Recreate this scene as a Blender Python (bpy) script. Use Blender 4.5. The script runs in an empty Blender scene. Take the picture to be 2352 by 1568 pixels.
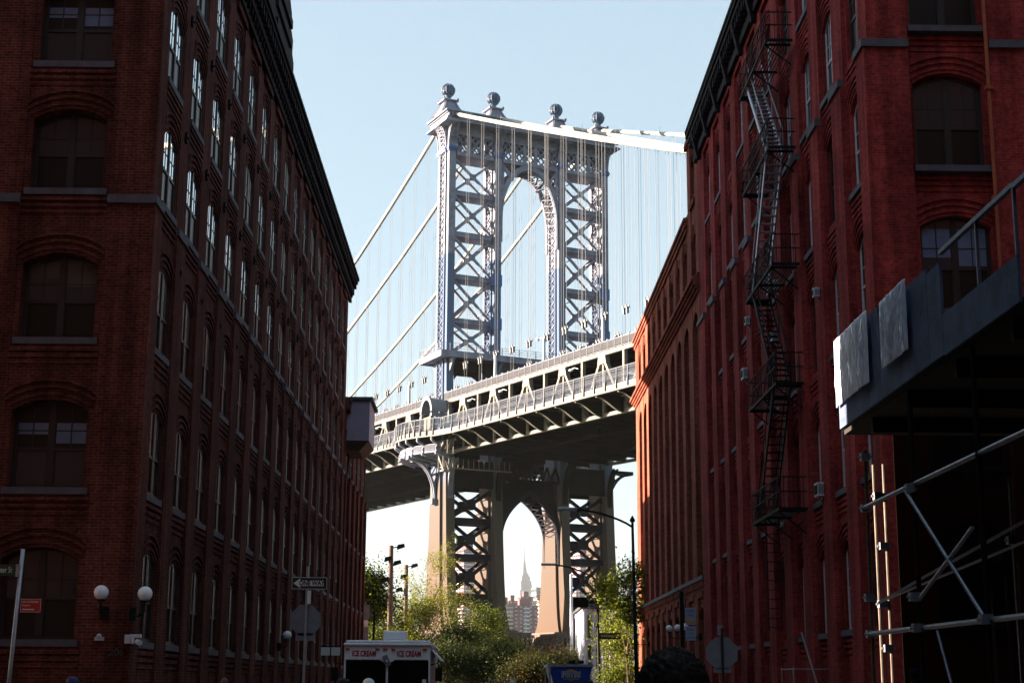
import bpy, bmesh, math, random
from mathutils import Vector, Matrix, noise
from math import radians as R, sin, cos, pi, tan

# ------------------------------------------------------------------ camera, sky, sun, exposure
sc = bpy.context.scene
COL = sc.collection
rnd = random.Random(7)

CAM_F, CAM_P, CAM_Y, CAM_ROLL = 3559.4, R(12.427), R(0.759), R(0.315)
fw = Vector((sin(CAM_Y)*cos(CAM_P), cos(CAM_Y)*cos(CAM_P), sin(CAM_P)))
rt = Vector((cos(CAM_Y), -sin(CAM_Y), 0)); up = rt.cross(fw)
r2 = cos(CAM_ROLL)*rt + sin(CAM_ROLL)*up; u2 = -sin(CAM_ROLL)*rt + cos(CAM_ROLL)*up
cam = bpy.data.cameras.new('camera'); camo = bpy.data.objects.new('camera', cam); COL.objects.link(camo)
cam.sensor_width = 36; cam.lens = CAM_F/2352*36; cam.clip_start = .1; cam.clip_end = 20000
camo.matrix_world = Matrix(((r2.x, u2.x, -fw.x, 0), (r2.y, u2.y, -fw.y, 0), (r2.z, u2.z, -fw.z, 1.7), (0, 0, 0, 1)))
sc.camera = camo

SUN_AZ, SUN_EL = R(12), R(14)          # azimuth ahead of due left (-X), elevation
sdir = Vector((-cos(SUN_AZ)*cos(SUN_EL), sin(SUN_AZ)*cos(SUN_EL), sin(SUN_EL)))
w = bpy.data.worlds.new('World'); sc.world = w; w.use_nodes = True
nt = w.node_tree; bg = nt.nodes['Background']
sky = nt.nodes.new('ShaderNodeTexSky'); sky.sky_type = 'NISHITA'; sky.sun_disc = False
sky.sun_elevation = SUN_EL; sky.sun_rotation = math.atan2(sdir.x, sdir.y) % (2*pi)
sky.air_density = 1.0; sky.dust_density = 1.0; sky.ozone_density = 1.0; sky.altitude = 0
tv = nt.nodes.new('ShaderNodeVectorMath'); tv.operation = 'MULTIPLY'; tv.inputs[1].default_value = (1.02, 1.0, .93); nt.links.new(sky.outputs[0], tv.inputs[0]); mxs = nt.nodes.new('ShaderNodeMix'); mxs.data_type = 'RGBA'; mxs.inputs['Factor'].default_value = .74; mxs.inputs['B'].default_value = (1.46, 1.97, 2.34, 1)
nt.links.new(tv.outputs[0], mxs.inputs['A']); nt.links.new(mxs.outputs['Result'], bg.inputs[0]); bg.inputs[1].default_value = .05
sl = bpy.data.lights.new('sun', 'SUN'); slo = bpy.data.objects.new('sun', sl); COL.objects.link(slo)
sl.energy = 5.0; sl.angle = R(.5); sl.color = (1, .83, .64)
slo.rotation_euler = sdir.to_track_quat('Z', 'Y').to_euler(); slo.location = (-100, 50, 120)
sc.view_settings.view_transform = 'Standard'; sc.view_settings.look = 'None'
sc.view_settings.exposure = 2.8; sc.view_settings.gamma = 1
sc.cycles.max_bounces = 6; sc.cycles.volume_bounces = 0; sc.cycles.transparent_max_bounces = 10

# ------------------------------------------------------------------ helpers
def wloc(o):
    v = Vector((0, 0, 0))
    while o: v = v + o.location; o = o.parent
    return v
class MB:
    def __init__(s): s.v = []; s.f = []; s.mi = []; s.cur = 0
    def face(s, *idx): s.f.append(idx); s.mi.append(s.cur)
    def hexa(s, p):                      # 8 points: bottom 4 ccw, top 4 ccw
        b = len(s.v); s.v += [tuple(q) for q in p]
        for q in ((0, 3, 2, 1), (4, 5, 6, 7), (0, 1, 5, 4), (1, 2, 6, 5), (2, 3, 7, 6), (3, 0, 4, 7)): s.face(*[b+i for i in q])
    def box(s, x0, x1, y0, y1, z0, z1, W=None):
        p = [(x0, y0, z0), (x1, y0, z0), (x1, y1, z0), (x0, y1, z0), (x0, y0, z1), (x1, y0, z1), (x1, y1, z1), (x0, y1, z1)]
        s.hexa([W(*q) for q in p] if W else p)
    def bar(s, p, q, w, h=None, ref=(0, 0, 1)):
        p = Vector(p); q = Vector(q); d = (q-p)
        if d.length < 1e-6: return
        d.normalize(); h = h or w; r = Vector(ref)
        if abs(d.dot(r)) > .98: r = Vector((1, 0, 0)) if abs(d.x) < .9 else Vector((0, 1, 0))
        a = d.cross(r).normalized()*w/2; b = a.cross(d).normalized()*h/2
        s.hexa([p-a-b, p+a-b, p+a+b, p-a+b, q-a-b, q+a-b, q+a+b, q-a+b])
    def tube(s, pts, r, n=8, caps=True):
        pts = [Vector(p) for p in pts]; rs = r if isinstance(r, (list, tuple)) else [r]*len(pts)
        b0 = len(s.v); prev = None
        for i, p in enumerate(pts):
            d = (pts[min(i+1, len(pts)-1)]-pts[max(i-1, 0)]).normalized()
            if prev is None:
                a = d.cross(Vector((0, 0, 1)) if abs(d.z) < .95 else Vector((1, 0, 0))).normalized()
            else: a = (prev-d*prev.dot(d)).normalized()
            prev = a; c = d.cross(a)
            for k in range(n):
                t = 2*pi*k/n; s.v.append(tuple(p+(a*cos(t)+c*sin(t))*rs[i]))
        for i in range(len(pts)-1):
            for k in range(n):
                s.face(b0+i*n+k, b0+i*n+(k+1) % n, b0+(i+1)*n+(k+1) % n, b0+(i+1)*n+k)
        if caps:
            s.face(*[b0+k for k in range(n)][::-1]); s.face(*[b0+(len(pts)-1)*n+k for k in range(n)])
    def lathe(s, prof, c, n=16):         # prof [(r,z)] round vertical axis at c
        b0 = len(s.v)
        for r, z in prof:
            for k in range(n):
                t = 2*pi*k/n; s.v.append((c[0]+r*cos(t), c[1]+r*sin(t), c[2]+z))
        for i in range(len(prof)-1):
            for k in range(n): s.face(b0+i*n+k, b0+i*n+(k+1) % n, b0+(i+1)*n+(k+1) % n, b0+(i+1)*n+k)
        s.face(*[b0+k for k in range(n)][::-1]); s.face(*[b0+(len(prof)-1)*n+k for k in range(n)])
    def sphere(s, c, r, n=16, m=10, sx=1, sy=1, sz=1):
        s.v and None
        b0 = len(s.v)
        for i in range(1, m):
            a = pi*i/m
            for k in range(n):
                t = 2*pi*k/n; s.v.append((c[0]+r*sx*sin(a)*cos(t), c[1]+r*sy*sin(a)*sin(t), c[2]+r*sz*cos(a)))
        s.v += [(c[0], c[1], c[2]+r*sz), (c[0], c[1], c[2]-r*sz)]; T = len(s.v)-2; B = T+1
        for i in range(m-2):
            for k in range(n): s.face(b0+i*n+k, b0+(i+1)*n+k, b0+(i+1)*n+(k+1) % n, b0+i*n+(k+1) % n)
        for k in range(n): s.face(T, b0+k, b0+(k+1) % n); s.face(B, b0+(m-2)*n+(k+1) % n, b0+(m-2)*n+k)
    def prism(s, poly, W, d0, d1):       # poly [(a,b)], W(a,d,b)
        b0 = len(s.v); n = len(poly)
        s.v += [tuple(W(a, d0, b)) for a, b in poly]+[tuple(W(a, d1, b)) for a, b in poly]
        s.face(*range(b0, b0+n)); s.face(*range(b0+2*n-1, b0+n-1, -1))
        for i in range(n): s.face(b0+i, b0+(i+1) % n, b0+n+(i+1) % n, b0+n+i)
    def strip(s, A, B, W, d0, d1):       # band between two polylines (same count), thickness d0..d1
        n = len(A); b0 = len(s.v)
        for (a, b), (c, e) in zip(A, B):
            s.v += [tuple(W(a, d0, b)), tuple(W(c, d0, e)), tuple(W(c, d1, e)), tuple(W(a, d1, b))]
        for i in range(n-1):
            for k in range(4): s.face(b0+4*i+k, b0+4*i+(k+1) % 4, b0+4*i+4+(k+1) % 4, b0+4*i+4+k)
        s.face(b0, b0+1, b0+2, b0+3); s.face(b0+4*n-1, b0+4*n-2, b0+4*n-3, b0+4*n-4)
    def build(s, name, m, parent=None, local=False, smooth=False, bevel=0, recalc=True):
        me = bpy.data.meshes.new(name); v = s.v
        if parent is not None and not local:
            L = wloc(parent); v = [(a-L.x, b-L.y, c-L.z) for a, b, c in v]
        me.from_pydata(v, [], s.f)
        for q in (m if isinstance(m, (list, tuple)) else [m]): me.materials.append(q)
        if isinstance(m, (list, tuple)): me.polygons.foreach_set('material_index', s.mi)
        if recalc and len(s.f) < 60000:
            bm = bmesh.new(); bm.from_mesh(me); bmesh.ops.recalc_face_normals(bm, faces=bm.faces); bm.to_mesh(me); bm.free()
        if smooth: me.polygons.foreach_set('use_smooth', [True]*len(me.polygons))
        me.update()
        o = bpy.data.objects.new(name, me); COL.objects.link(o)
        if parent is not None: o.parent = parent
        if bevel:
            b = o.modifiers.new('bevel', 'BEVEL'); b.width = bevel; b.segments = 2; b.limit_method = 'ANGLE'
        return o
def empty(name, loc, rz=0, parent=None):
    o = bpy.data.objects.new(name, None); COL.objects.link(o); o.location = loc; o.rotation_euler = (0, 0, rz); o.empty_display_size = .3
    if parent is not None: o.parent = parent
    return o
def tag(o, label=None, cat=None, group=None, kind=None):
    if label: o['label'] = label
    if cat: o['category'] = cat
    if group: o['group'] = group
    if kind: o['kind'] = kind
    return o
def copy_tree(o, parent=None):
    c = o.copy(); COL.objects.link(c); c.parent = parent
    for ch in list(o.children): copy_tree(ch, c)
    return c
def text(body, size, m, parent, loc, rot, ext=.004, bold=0, sx=1, name='lettering', align='CENTER'):
    cu = bpy.data.curves.new(name, 'FONT'); cu.body = body; cu.size = size; cu.extrude = ext; cu.offset = bold
    cu.align_x = align; cu.align_y = 'CENTER'; cu.materials.append(m); cu.resolution_u = 3
    t_ = bpy.data.objects.new('t', cu); COL.objects.link(t_); dg = bpy.context.evaluated_depsgraph_get(); dg.update()
    me = bpy.data.meshes.new_from_object(t_.evaluated_get(dg)); me.name = name; bpy.data.objects.remove(t_); bpy.data.curves.remove(cu)
    o = bpy.data.objects.new(name, me); COL.objects.link(o); o.parent = parent; o.location = loc; o.rotation_euler = rot; o.scale = (sx, 1, 1)
    return o

# ------------------------------------------------------------------ materials
def mat(name, col, rough=.6, metal=0, var=.12, scale=1.5, spec=.4, emit=None, rough_var=.0, bump=0, bscale=20):
    m = bpy.data.materials.new(name); m.use_nodes = True; n = m.node_tree; b = n.nodes['Principled BSDF']
    b.inputs['Roughness'].default_value = rough; b.inputs['Metallic'].default_value = metal; b.inputs['Specular IOR Level'].default_value = spec
    b.inputs['Base Color'].default_value = (*col, 1)
    if var or bump:
        g = n.nodes.new('ShaderNodeNewGeometry')
    if var:
        t = n.nodes.new('ShaderNodeTexNoise'); t.inputs['Scale'].default_value = scale; t.inputs['Detail'].default_value = 6; t.inputs['Roughness'].default_value = .65
        n.links.new(g.outputs['Position'], t.inputs['Vector'])
        r = n.nodes.new('ShaderNodeMapRange'); r.inputs[1].default_value = .3; r.inputs[2].default_value = .7; r.inputs[3].default_value = 1-var*1.5; r.inputs[4].default_value = 1+var
        n.links.new(t.outputs['Fac'], r.inputs[0])
        x = n.nodes.new('ShaderNodeVectorMath'); x.operation = 'SCALE'; x.inputs[0].default_value = col; n.links.new(r.outputs[0], x.inputs['Scale'])
        n.links.new(x.outputs[0], b.inputs['Base Color'])
    if bump:
        t2 = n.nodes.new('ShaderNodeTexNoise'); t2.inputs['Scale'].default_value = bscale; t2.inputs['Detail'].default_value = 4
        n.links.new(g.outputs['Position'], t2.inputs['Vector']); bp = n.nodes.new('ShaderNodeBump'); bp.inputs['Strength'].default_value = bump
        n.links.new(t2.outputs['Fac'], bp.inputs['Height']); n.links.new(bp.outputs[0], b.inputs['Normal'])
    if emit:
        b.inputs['Emission Color'].default_value = (*emit[0], 1); b.inputs['Emission Strength'].default_value = emit[1]
    return m
def brick(name, c1, c2, mortar, stain=.35, scale=1.0):
    m = bpy.data.materials.new(name); m.use_nodes = True; n = m.node_tree; L = n.links; b = n.nodes['Principled BSDF']
    g = n.nodes.new('ShaderNodeNewGeometry'); sp = n.nodes.new('ShaderNodeSeparateXYZ'); L.new(g.outputs['Position'], sp.inputs[0])
    ad = n.nodes.new('ShaderNodeMath'); ad.operation = 'ADD'; L.new(sp.outputs[0], ad.inputs[0]); L.new(sp.outputs[1], ad.inputs[1])
    cb = n.nodes.new('ShaderNodeCombineXYZ'); L.new(ad.outputs[0], cb.inputs[0]); L.new(sp.outputs[2], cb.inputs[1])
    bt = n.nodes.new('ShaderNodeTexBrick'); L.new(cb.outputs[0], bt.inputs['Vector']); bt.inputs['Scale'].default_value = scale
    bt.inputs['Brick Width'].default_value = .21; bt.inputs['Row Height'].default_value = .075; bt.inputs['Mortar Size'].default_value = .011
    bt.inputs['Color1'].default_value = (*c1, 1); bt.inputs['Color2'].default_value = (*c2, 1); bt.inputs['Mortar'].default_value = (*mortar, 1)
    bt.inputs['Bias'].default_value = -.1
    t = n.nodes.new('ShaderNodeTexNoise'); t.inputs['Scale'].default_value = .55; t.inputs['Detail'].default_value = 8; t.inputs['Roughness'].default_value = .7
    L.new(g.outputs['Position'], t.inputs['Vector'])
    mr = n.nodes.new('ShaderNodeMapRange'); mr.inputs[1].default_value = .32; mr.inputs[2].default_value = .68; mr.inputs[3].default_value = 1-stain; mr.inputs[4].default_value = 1.15
    L.new(t.outputs['Fac'], mr.inputs[0])
    t3 = n.nodes.new('ShaderNodeTexNoise'); t3.inputs['Scale'].default_value = 9; t3.inputs['Detail'].default_value = 3
    L.new(g.outputs['Position'], t3.inputs['Vector'])
    mr3 = n.nodes.new('ShaderNodeMapRange'); mr3.inputs[1].default_value = .3; mr3.inputs[2].default_value = .7; mr3.inputs[3].default_value = .72; mr3.inputs[4].default_value = 1.28
    L.new(t3.outputs['Fac'], mr3.inputs[0])
    mm = n.nodes.new('ShaderNodeMath'); mm.operation = 'MULTIPLY'; L.new(mr.outputs[0], mm.inputs[0]); L.new(mr3.outputs[0], mm.inputs[1])
    mp = n.nodes.new('ShaderNodeMapping'); mp.inputs['Scale'].default_value = (2.6, 2.6, .16); L.new(g.outputs['Position'], mp.inputs['Vector'])
    t4 = n.nodes.new('ShaderNodeTexNoise'); t4.inputs['Scale'].default_value = 1.0; t4.inputs['Detail'].default_value = 5; L.new(mp.outputs[0], t4.inputs['Vector'])
    mr4 = n.nodes.new('ShaderNodeMapRange'); mr4.inputs[1].default_value = .38; mr4.inputs[2].default_value = .62; mr4.inputs[3].default_value = .62; mr4.inputs[4].default_value = 1.12; L.new(t4.outputs['Fac'], mr4.inputs[0])
    m5 = n.nodes.new('ShaderNodeMath'); m5.operation = 'MULTIPLY'; L.new(mm.outputs[0], m5.inputs[0]); L.new(mr4.outputs[0], m5.inputs[1])
    x = n.nodes.new('ShaderNodeVectorMath'); x.operation = 'SCALE'; L.new(bt.outputs['Color'], x.inputs[0]); L.new(m5.outputs[0], x.inputs['Scale'])
    t6 = n.nodes.new('ShaderNodeTexNoise'); t6.inputs['Scale'].default_value = 2.2; t6.inputs['Detail'].default_value = 9; t6.inputs['Roughness'].default_value = .8; L.new(g.outputs['Position'], t6.inputs['Vector'])
    mr6 = n.nodes.new('ShaderNodeMapRange'); mr6.inputs[1].default_value = .64; mr6.inputs[2].default_value = .74; mr6.inputs[3].default_value = 0; mr6.inputs[4].default_value = .35; L.new(t6.outputs['Fac'], mr6.inputs[0])
    mx6 = n.nodes.new('ShaderNodeMix'); mx6.data_type = 'RGBA'; L.new(mr6.outputs[0], mx6.inputs['Factor']); L.new(x.outputs[0], mx6.inputs['A']); mx6.inputs['B'].default_value = (mortar[0]*1.3, mortar[1]*1.8, mortar[2]*1.8, 1)
    L.new(mx6.outputs['Result'], b.inputs['Base Color']); b.inputs['Roughness'].default_value = .95; b.inputs['Specular IOR Level'].default_value = .06
    bp = n.nodes.new('ShaderNodeBump'); bp.inputs['Strength'].default_value = .5; bp.inputs['Distance'].default_value = .01; bp.invert = True
    L.new(bt.outputs['Fac'], bp.inputs['Height']); L.new(bp.outputs[0], b.inputs['Normal'])
    return m
def glass(name, col, rough=.03, ior=1.9, wob=.003):
    m = bpy.data.materials.new(name); m.use_nodes = True; n = m.node_tree; b = n.nodes['Principled BSDF']
    b.inputs['Base Color'].default_value = (*col, 1); b.inputs['Roughness'].default_value = rough; b.inputs['IOR'].default_value = ior
    g = n.nodes.new('ShaderNodeNewGeometry'); t = n.nodes.new('ShaderNodeTexNoise'); t.inputs['Scale'].default_value = 1.3
    n.links.new(g.outputs['Position'], t.inputs['Vector']); bp = n.nodes.new('ShaderNodeBump'); bp.inputs['Strength'].default_value = 1; bp.inputs['Distance'].default_value = wob
    n.links.new(t.outputs['Fac'], bp.inputs['Height']); n.links.new(bp.outputs[0], b.inputs['Normal'])
    return m
def screen(name, col, a):
    m = bpy.data.materials.new(name); m.use_nodes = True; n = m.node_tree; b = n.nodes['Principled BSDF']
    b.inputs['Base Color'].default_value = (*col, 1); b.inputs['Roughness'].default_value = .5; b.inputs['Alpha'].default_value = a; b.inputs['Specular IOR Level'].default_value = .02; b.inputs['Roughness'].default_value = .9
    return m
def leafmat(name, col):
    m = bpy.data.materials.new(name); m.use_nodes = True; n = m.node_tree; b = n.nodes['Principled BSDF']
    b.inputs['Base Color'].default_value = (*col, 1); b.inputs['Roughness'].default_value = .6; b.inputs['Specular IOR Level'].default_value = .2
    tr = n.nodes.new('ShaderNodeBsdfTranslucent'); tr.inputs[0].default_value = (col[0]*1.3, col[1]*1.3, col[2]*.7, 1)
    mx = n.nodes.new('ShaderNodeMixShader'); mx.inputs[0].default_value = .4
    o = n.nodes['Material Output']; n.links.new(b.outputs[0], mx.inputs[1]); n.links.new(tr.outputs[0], mx.inputs[2]); n.links.new(mx.outputs[0], o.inputs[0])
    return m

M = {}
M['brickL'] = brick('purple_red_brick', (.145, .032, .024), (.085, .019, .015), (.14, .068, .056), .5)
M['brickN'] = brick('dark_brown_brick', (.07, .022, .014), (.05, .016, .012), (.05, .03, .02))  # brick of the unseen blocks, darkened to cut light bounced onto the facades
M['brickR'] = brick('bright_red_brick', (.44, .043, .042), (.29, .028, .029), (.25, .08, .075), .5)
M['brickB'] = brick('orange_red_brick', (.40, .095, .060), (.28, .065, .044), (.2, .09, .07), .45)
M['stone'] = mat('bluestone', (.085, .078, .10), .8, var=.2, scale=3)
M['cornice'] = mat('dark_cornice_metal', (.014, .008, .011), .85, var=.3, spec=.1)
M['corniceR'] = mat('grey_cornice_metal', (.018, .011, .014), .8, var=.3, spec=.1)
M['frame'] = mat('window_frame_paint', (.03, .022, .022), .5, var=.1)
M['framew'] = mat('white_window_paint', (.55, .56, .62), .5, var=.1)
M['glass'] = glass('window_glass', (.01, .011, .014), .02, 2.3)
M['glassm'] = glass('sky_bright_glass', (.9, .93, .96), .02, 1.6, .0015); M['glassm'].node_tree.nodes['Principled BSDF'].inputs['Metallic'].default_value = .95
M['glassd'] = glass('dull_dark_glass', (.012, .010, .010), .35, 1.4)
M['glassc'] = glass('curtained_glass', (.030, .034, .045), .12, 1.6)
M['roof'] = mat('roof_felt', (.05, .05, .055), .9)
M['steel'] = mat('pale_blue_steel', (.20, .21, .27), .65, var=.24, scale=.9, spec=.1)
M['steelb'] = mat('fresh_blue_steel', (.05, .10, .25), .5, var=.15, scale=.6, spec=.3)
M['steeld'] = mat('shaded_underdeck_steel', (.016, .012, .009), .9, var=.3, scale=.4, spec=.05)  # steel darkened for the shade under and inside the deck
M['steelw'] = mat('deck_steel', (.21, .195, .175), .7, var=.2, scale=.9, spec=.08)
M['rust'] = mat('rusty_rail_steel', (.12, .06, .04), .7, var=.2)
M['cable'] = mat('cable_wrap_paint', (.34, .33, .31), .5, var=.05)
M['rope'] = mat('hanger_rope_steel', (.085, .085, .10), .5, var=0)
M['mesh'] = screen('fence_mesh', (.055, .070, .10), .30)
M['granite'] = mat('tower_granite', (.12, .08, .065), .85, var=.2, scale=.5)
M['pierred'] = mat('sooty_red_pier', (.06, .022, .016), .9, var=.3, scale=.5)
M['asphalt'] = mat('asphalt', (.05, .05, .052), .9, var=.2, scale=2, bump=.2)
M['cobble'] = mat('belgian_block', (.05, .047, .045), .85, var=.35, scale=6, bump=.5, bscale=5)
M['walk'] = mat('concrete_pavement', (.10, .095, .09), .9, var=.15)
M['grass'] = mat('park_ground', (.06, .08, .03), .95, var=.4)
M['bark'] = mat('bark', (.10, .065, .045), .9, var=.3, scale=4)
M['wood'] = mat('pole_timber', (.13, .075, .05), .85, var=.3, scale=3)
M['black'] = mat('black_iron', (.008, .008, .010), .7, var=.1, spec=.15)
M['galv'] = mat('galvanised_steel', (.34, .36, .42), .4, metal=.5, var=.15, scale=5)
M['tubes'] = mat('scaffold_tube', (.20, .21, .27), .38, metal=.6, var=.2, scale=9)
M['globe'] = mat('opal_globe', (.78, .80, .86), .3, var=.03)
M['white'] = mat('white_paint', (.50, .52, .60), .4, var=.06)
M['signw'] = mat('sign_white', (.75, .75, .78), .5, var=.03)
M['signk'] = mat('sign_black', (.01, .01, .012), .5, var=0)
M['signr'] = mat('sign_red', (.38, .02, .02), .5, var=.05)
M['signg'] = mat('sign_green', (.02, .05, .03), .5, var=.05)
M['signback'] = mat('sign_back_aluminium', (.20, .22, .28), .45, metal=.4, var=.15, scale=6)
M['ply'] = mat('painted_plywood', (.085, .12, .22), .7, var=.45, scale=2.2)
M['plank'] = mat('scaffold_plank', (.018, .014, .010), .85, var=.3)
M['blue'] = mat('truck_blue', (.01, .05, .32), .35, var=.05)
M['red'] = mat('red_lettering', (.35, .01, .03), .5, var=0)
M['amber'] = mat('amber_lamp', (.5, .06, .01), .3, var=0)
M['wind'] = glass('windshield', (.006, .006, .006), .08, 1.35)
M['navy'] = mat('navy_lettering', (.01, .015, .08), .5, var=0)
M['gold'] = mat('gold_lettering', (.5, .32, .06), .5, var=0)
M['pinkbox'] = mat('mauve_cladding', (.30, .25, .34), .6, var=.08)
M['rubber'] = mat('rubber', (.015, .015, .015), .8, var=.1)
M['skin'] = mat('skin', (.35, .17, .11), .5, var=.05)
M['skind'] = mat('brown_skin', (.12, .05, .03), .5, var=.05)
M['hair'] = mat('dark_hair', (.009, .005, .003), .8, var=.3, scale=30)
M['hairb'] = mat('brown_hair', (.10, .04, .02), .7, var=.3, scale=30)

# ------------------------------------------------------------------ ground and water
mb = MB(); mb.box(-3000, 3000, -280, 232, -.30, 0); tag(mb.build('ground', M['grass']), kind='structure')
mb = MB(); mb.box(-6500, 6500, -300, 6400, -3.6, -3.0)
water = mat('river_water', (.03, .05, .06), .12, var=.1, scale=.05, bump=.4, bscale=.6); tag(mb.build('river', water), kind='structure')
mb = MB(); mb.box(-6000, 6000, 1150, 6380, -2.9, .5); tag(mb.build('far_shore', M['walk']), kind='structure')
mb = MB(); mb.box(-4.9, 6.3, -60, 150, .0, .006); mb.box(-95, -4.9, 24.1, 33.0, .0, .006); mb.box(6.3, 70, 20.5, 34, .0, .006)
mb.box(-70, -4.9, 106, 116, 0, .006); mb.box(6.3, 70, 106, 116, 0, .006)
tag(mb.build('road', M['cobble']), kind='structure')
mb = MB()
for x0, x1, y0, y1 in ((-8.9, -5.05, -60, 23.9), (6.45, 10.4, -60, 20.5), (-70, -5.05, 33.0, 36.8), (-8.5, -5.05, 36.8, 106), (6.45, 9.9, 34, 106), (9.9, 70, 34, 38.2), (-12, -5.05, 116, 150), (6.45, 12, 116, 150)):
    mb.box(x0, x1, y0, y1, 0, .14)
tag(mb.build('pavement', M['walk']), kind='structure')
mb = MB()
for x0, x1, y0, y1 in ((-5.05, -4.9, -60, 23.9), (6.3, 6.45, -60, 20.5), (-5.05, -4.9, 33.0, 106), (6.3, 6.45, 34, 106), (-5.05, -4.9, 116, 150), (6.3, 6.45, 116, 150)):
    mb.box(x0, x1, y0, y1, 0, .145)
tag(mb.build('kerb', M['stone']), kind='structure')

# ------------------------------------------------------------------ brick facades
def arc(hu, zs, rise, off=0, n=10):
    Rr = (hu*hu+rise*rise)/(2*rise); zc = zs+rise-Rr; a = math.asin(min(1, hu/Rr)); Ro = Rr+off
    return [(Ro*sin(-a+2*a*i/n), zc+Ro*cos(-a+2*a*i/n)) for i in range(n+1)]
def window_proto(name, hw, h, rise, double, fm, upper, lower, curtain=None, stone=None, sd=.12):
    """x along the wall, y outward, z up from the sill; returns the frame object with panes and sill as children"""
    st = .06; H = h+rise; mid = h*.52
    f = MB(); W = lambda a, d, b: (a, d, b)
    o = arc(hw, h, rise); i_ = arc(hw-.07, h-.02, rise*.95)
    f.strip(o, i_, W, -.05, .03)
    f.box(-hw, -hw+.07, -.05, .03, 0, h); f.box(hw-.07, hw, -.05, .03, 0, h); f.box(-hw+.07, hw-.07, -.05, .03, 0, .08)
    cols = []
    if double: f.box(-.07, .07, -.045, .035, .08, h+rise*.9); cols = [(-hw+.07, -.07), (.07, hw-.07)]
    else: cols = [(-hw+.07, hw-.07)]
    for a, b in cols:
        f.box(a, b, -.02, .025, mid-.04, mid+.04)
        c = (a+b)/2; f.box(c-.016, c+.016, -.01, .018, mid+.04, h+rise*.5)
        for zz in ((mid+(h-mid)*.5),): f.box(a, b, -.01, .016, zz-.016, zz+.016)
        f.box(a, a+.03, -.02, .02, .08, h); f.box(b-.03, b, -.02, .02, .08, h)
    fo = f.build(name, fm, None)
    p = MB(); poly = [(-hw+.05, mid)]+arc(hw-.05, h-.02, rise*.95)+[(hw-.05, mid)]; p.prism(poly, W, -.03, .006)
    p.build('upper_pane', upper, fo, local=True)
    p = MB(); p.box(-hw+.05, hw-.05, -.05, -.012, .05, mid); p.build('lower_pane', lower, fo, local=True)
    if curtain:
        pass
    s = MB(); s.box(-hw-.10, hw+.10, .032, sd, -.17, -.005); s.build('sill', stone or M['stone'], fo, local=True)
    return fo
def blind(proto, hw, z0, z1, m):
    q = MB(); q.box(-hw+.08, -.08, .006, .011, z0, z1); q.build('blind', m, proto, local=True)
    q = MB(); q.box(.08, hw-.08, .006, .011, z0+.22, z1); q.build('blind', m, proto, local=True); return proto
def place(proto, parent, loc, rz, state={}):
    k = proto.name
    if not state.get(id(proto)): o = proto; state[id(proto)] = 1; o.parent = parent
    else: o = copy_tree(proto, parent)
    o.location = Vector(loc)-wloc(parent); o.rotation_euler = (0, 0, rz); return o
def facade(mb, W, bays, rows, zb, zt, u0, u1, ho, rise=.28, hr=None, deep=-.03, back=-.62, stonecap=None, rings=True, corb=True):
    """bays: centres along u; rows: (sill, spring). Builds piers, jambs, arches, spandrels."""
    hr = hr or ho+.14
    edges = [u0]
    for c in bays: edges += [c-hr, c+hr]
    edges.append(u1)
    for i in range(0, len(edges), 2): mb.box(edges[i], edges[i+1], back, 0, zb, zt, W)
    for c in bays:
        z = zb
        for (zs, zp) in rows:
            mb.box(c-hr, c+hr, back, deep, z, zs, W)
            mb.box(c-hr, c-ho, back, deep, zs, zp+rise+.02, W); mb.box(c+ho, c+hr, back, deep, zs, zp+rise+.02, W)
            A = [(c+a, b) for a, b in arc(ho, zp, rise)]; T = [(a, zp+rise+.02) for a, b in A]
            mb.strip(A, T, W, back, deep)
            if rings:
                for o1, o2, d in ((.10, .17, .035), (.27, .34, .05), (.44, .51, .06)):
                    A1 = [(c+a, b) for a, b in arc(ho, zp, rise, o1)]; A2 = [(c+a, b) for a, b in arc(ho, zp, rise, o2)]
                    A1 = [(max(c-hr, min(c+hr, a)), b) for a, b in A1]; A2 = [(max(c-hr, min(c+hr, a)), b) for a, b in A2]
                    mb.strip(A1, A2, W, deep, deep+d)
            if corb and zs-z > .6:
                for k, dz in enumerate((.24, .40, .56)): mb.box(c-hr+.01, c+hr-.01, deep, deep+.06-.015*k, zs-dz-.09, zs-dz, W)
            z = zp+rise+.02
        mb.box(c-hr, c+hr, back, deep, z, zt, W)
        mb.box(c-hr, c+hr, deep, deep+.12, zt-.25, zt, W)
# world mapping of facades: W(u, d, z)
WL = lambda u, d, z: (-8.43+d, u, z)           # left side of the street, faces +X
WR = lambda u, d, z: (9.87-d, u, z)            # right side, faces -X
def WF(y): return lambda u, d, z: (u, y-d, z)  # faces the camera
def WN(y): return lambda u, d, z: (u, y+d, z)

pL = window_proto('window', .82, 1.85, .26, True, M['frame'], M['glassm'], M['glassd'])
pLd = window_proto('window', .82, 1.85, .26, True, M['frame'], M['glassd'], M['glassd'])
pLf = window_proto('window', .92, 1.85, .26, True, M['frame'], M['glassc'], M['glassd'], sd=.40)

M['blind'] = mat('window_blind', (.10, .085, .07), .8, var=.2); M['blindb'] = mat('blue_lit_blind', (.15, .19, .32), .8, var=.15)  # blue blind's colour carries the blue light seen on the panes
pLv = [pLf, blind(window_proto('window', .92, 1.85, .26, True, M['frame'], M['glassc'], M['glassd'], sd=.40), .92, 1.35, 1.95, M['blind']), blind(window_proto('window', .92, 1.85, .26, True, M['frame'], M['glassd'], M['glassc'], sd=.40), .92, 1.1, 1.6, M['blindb'])]
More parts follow.
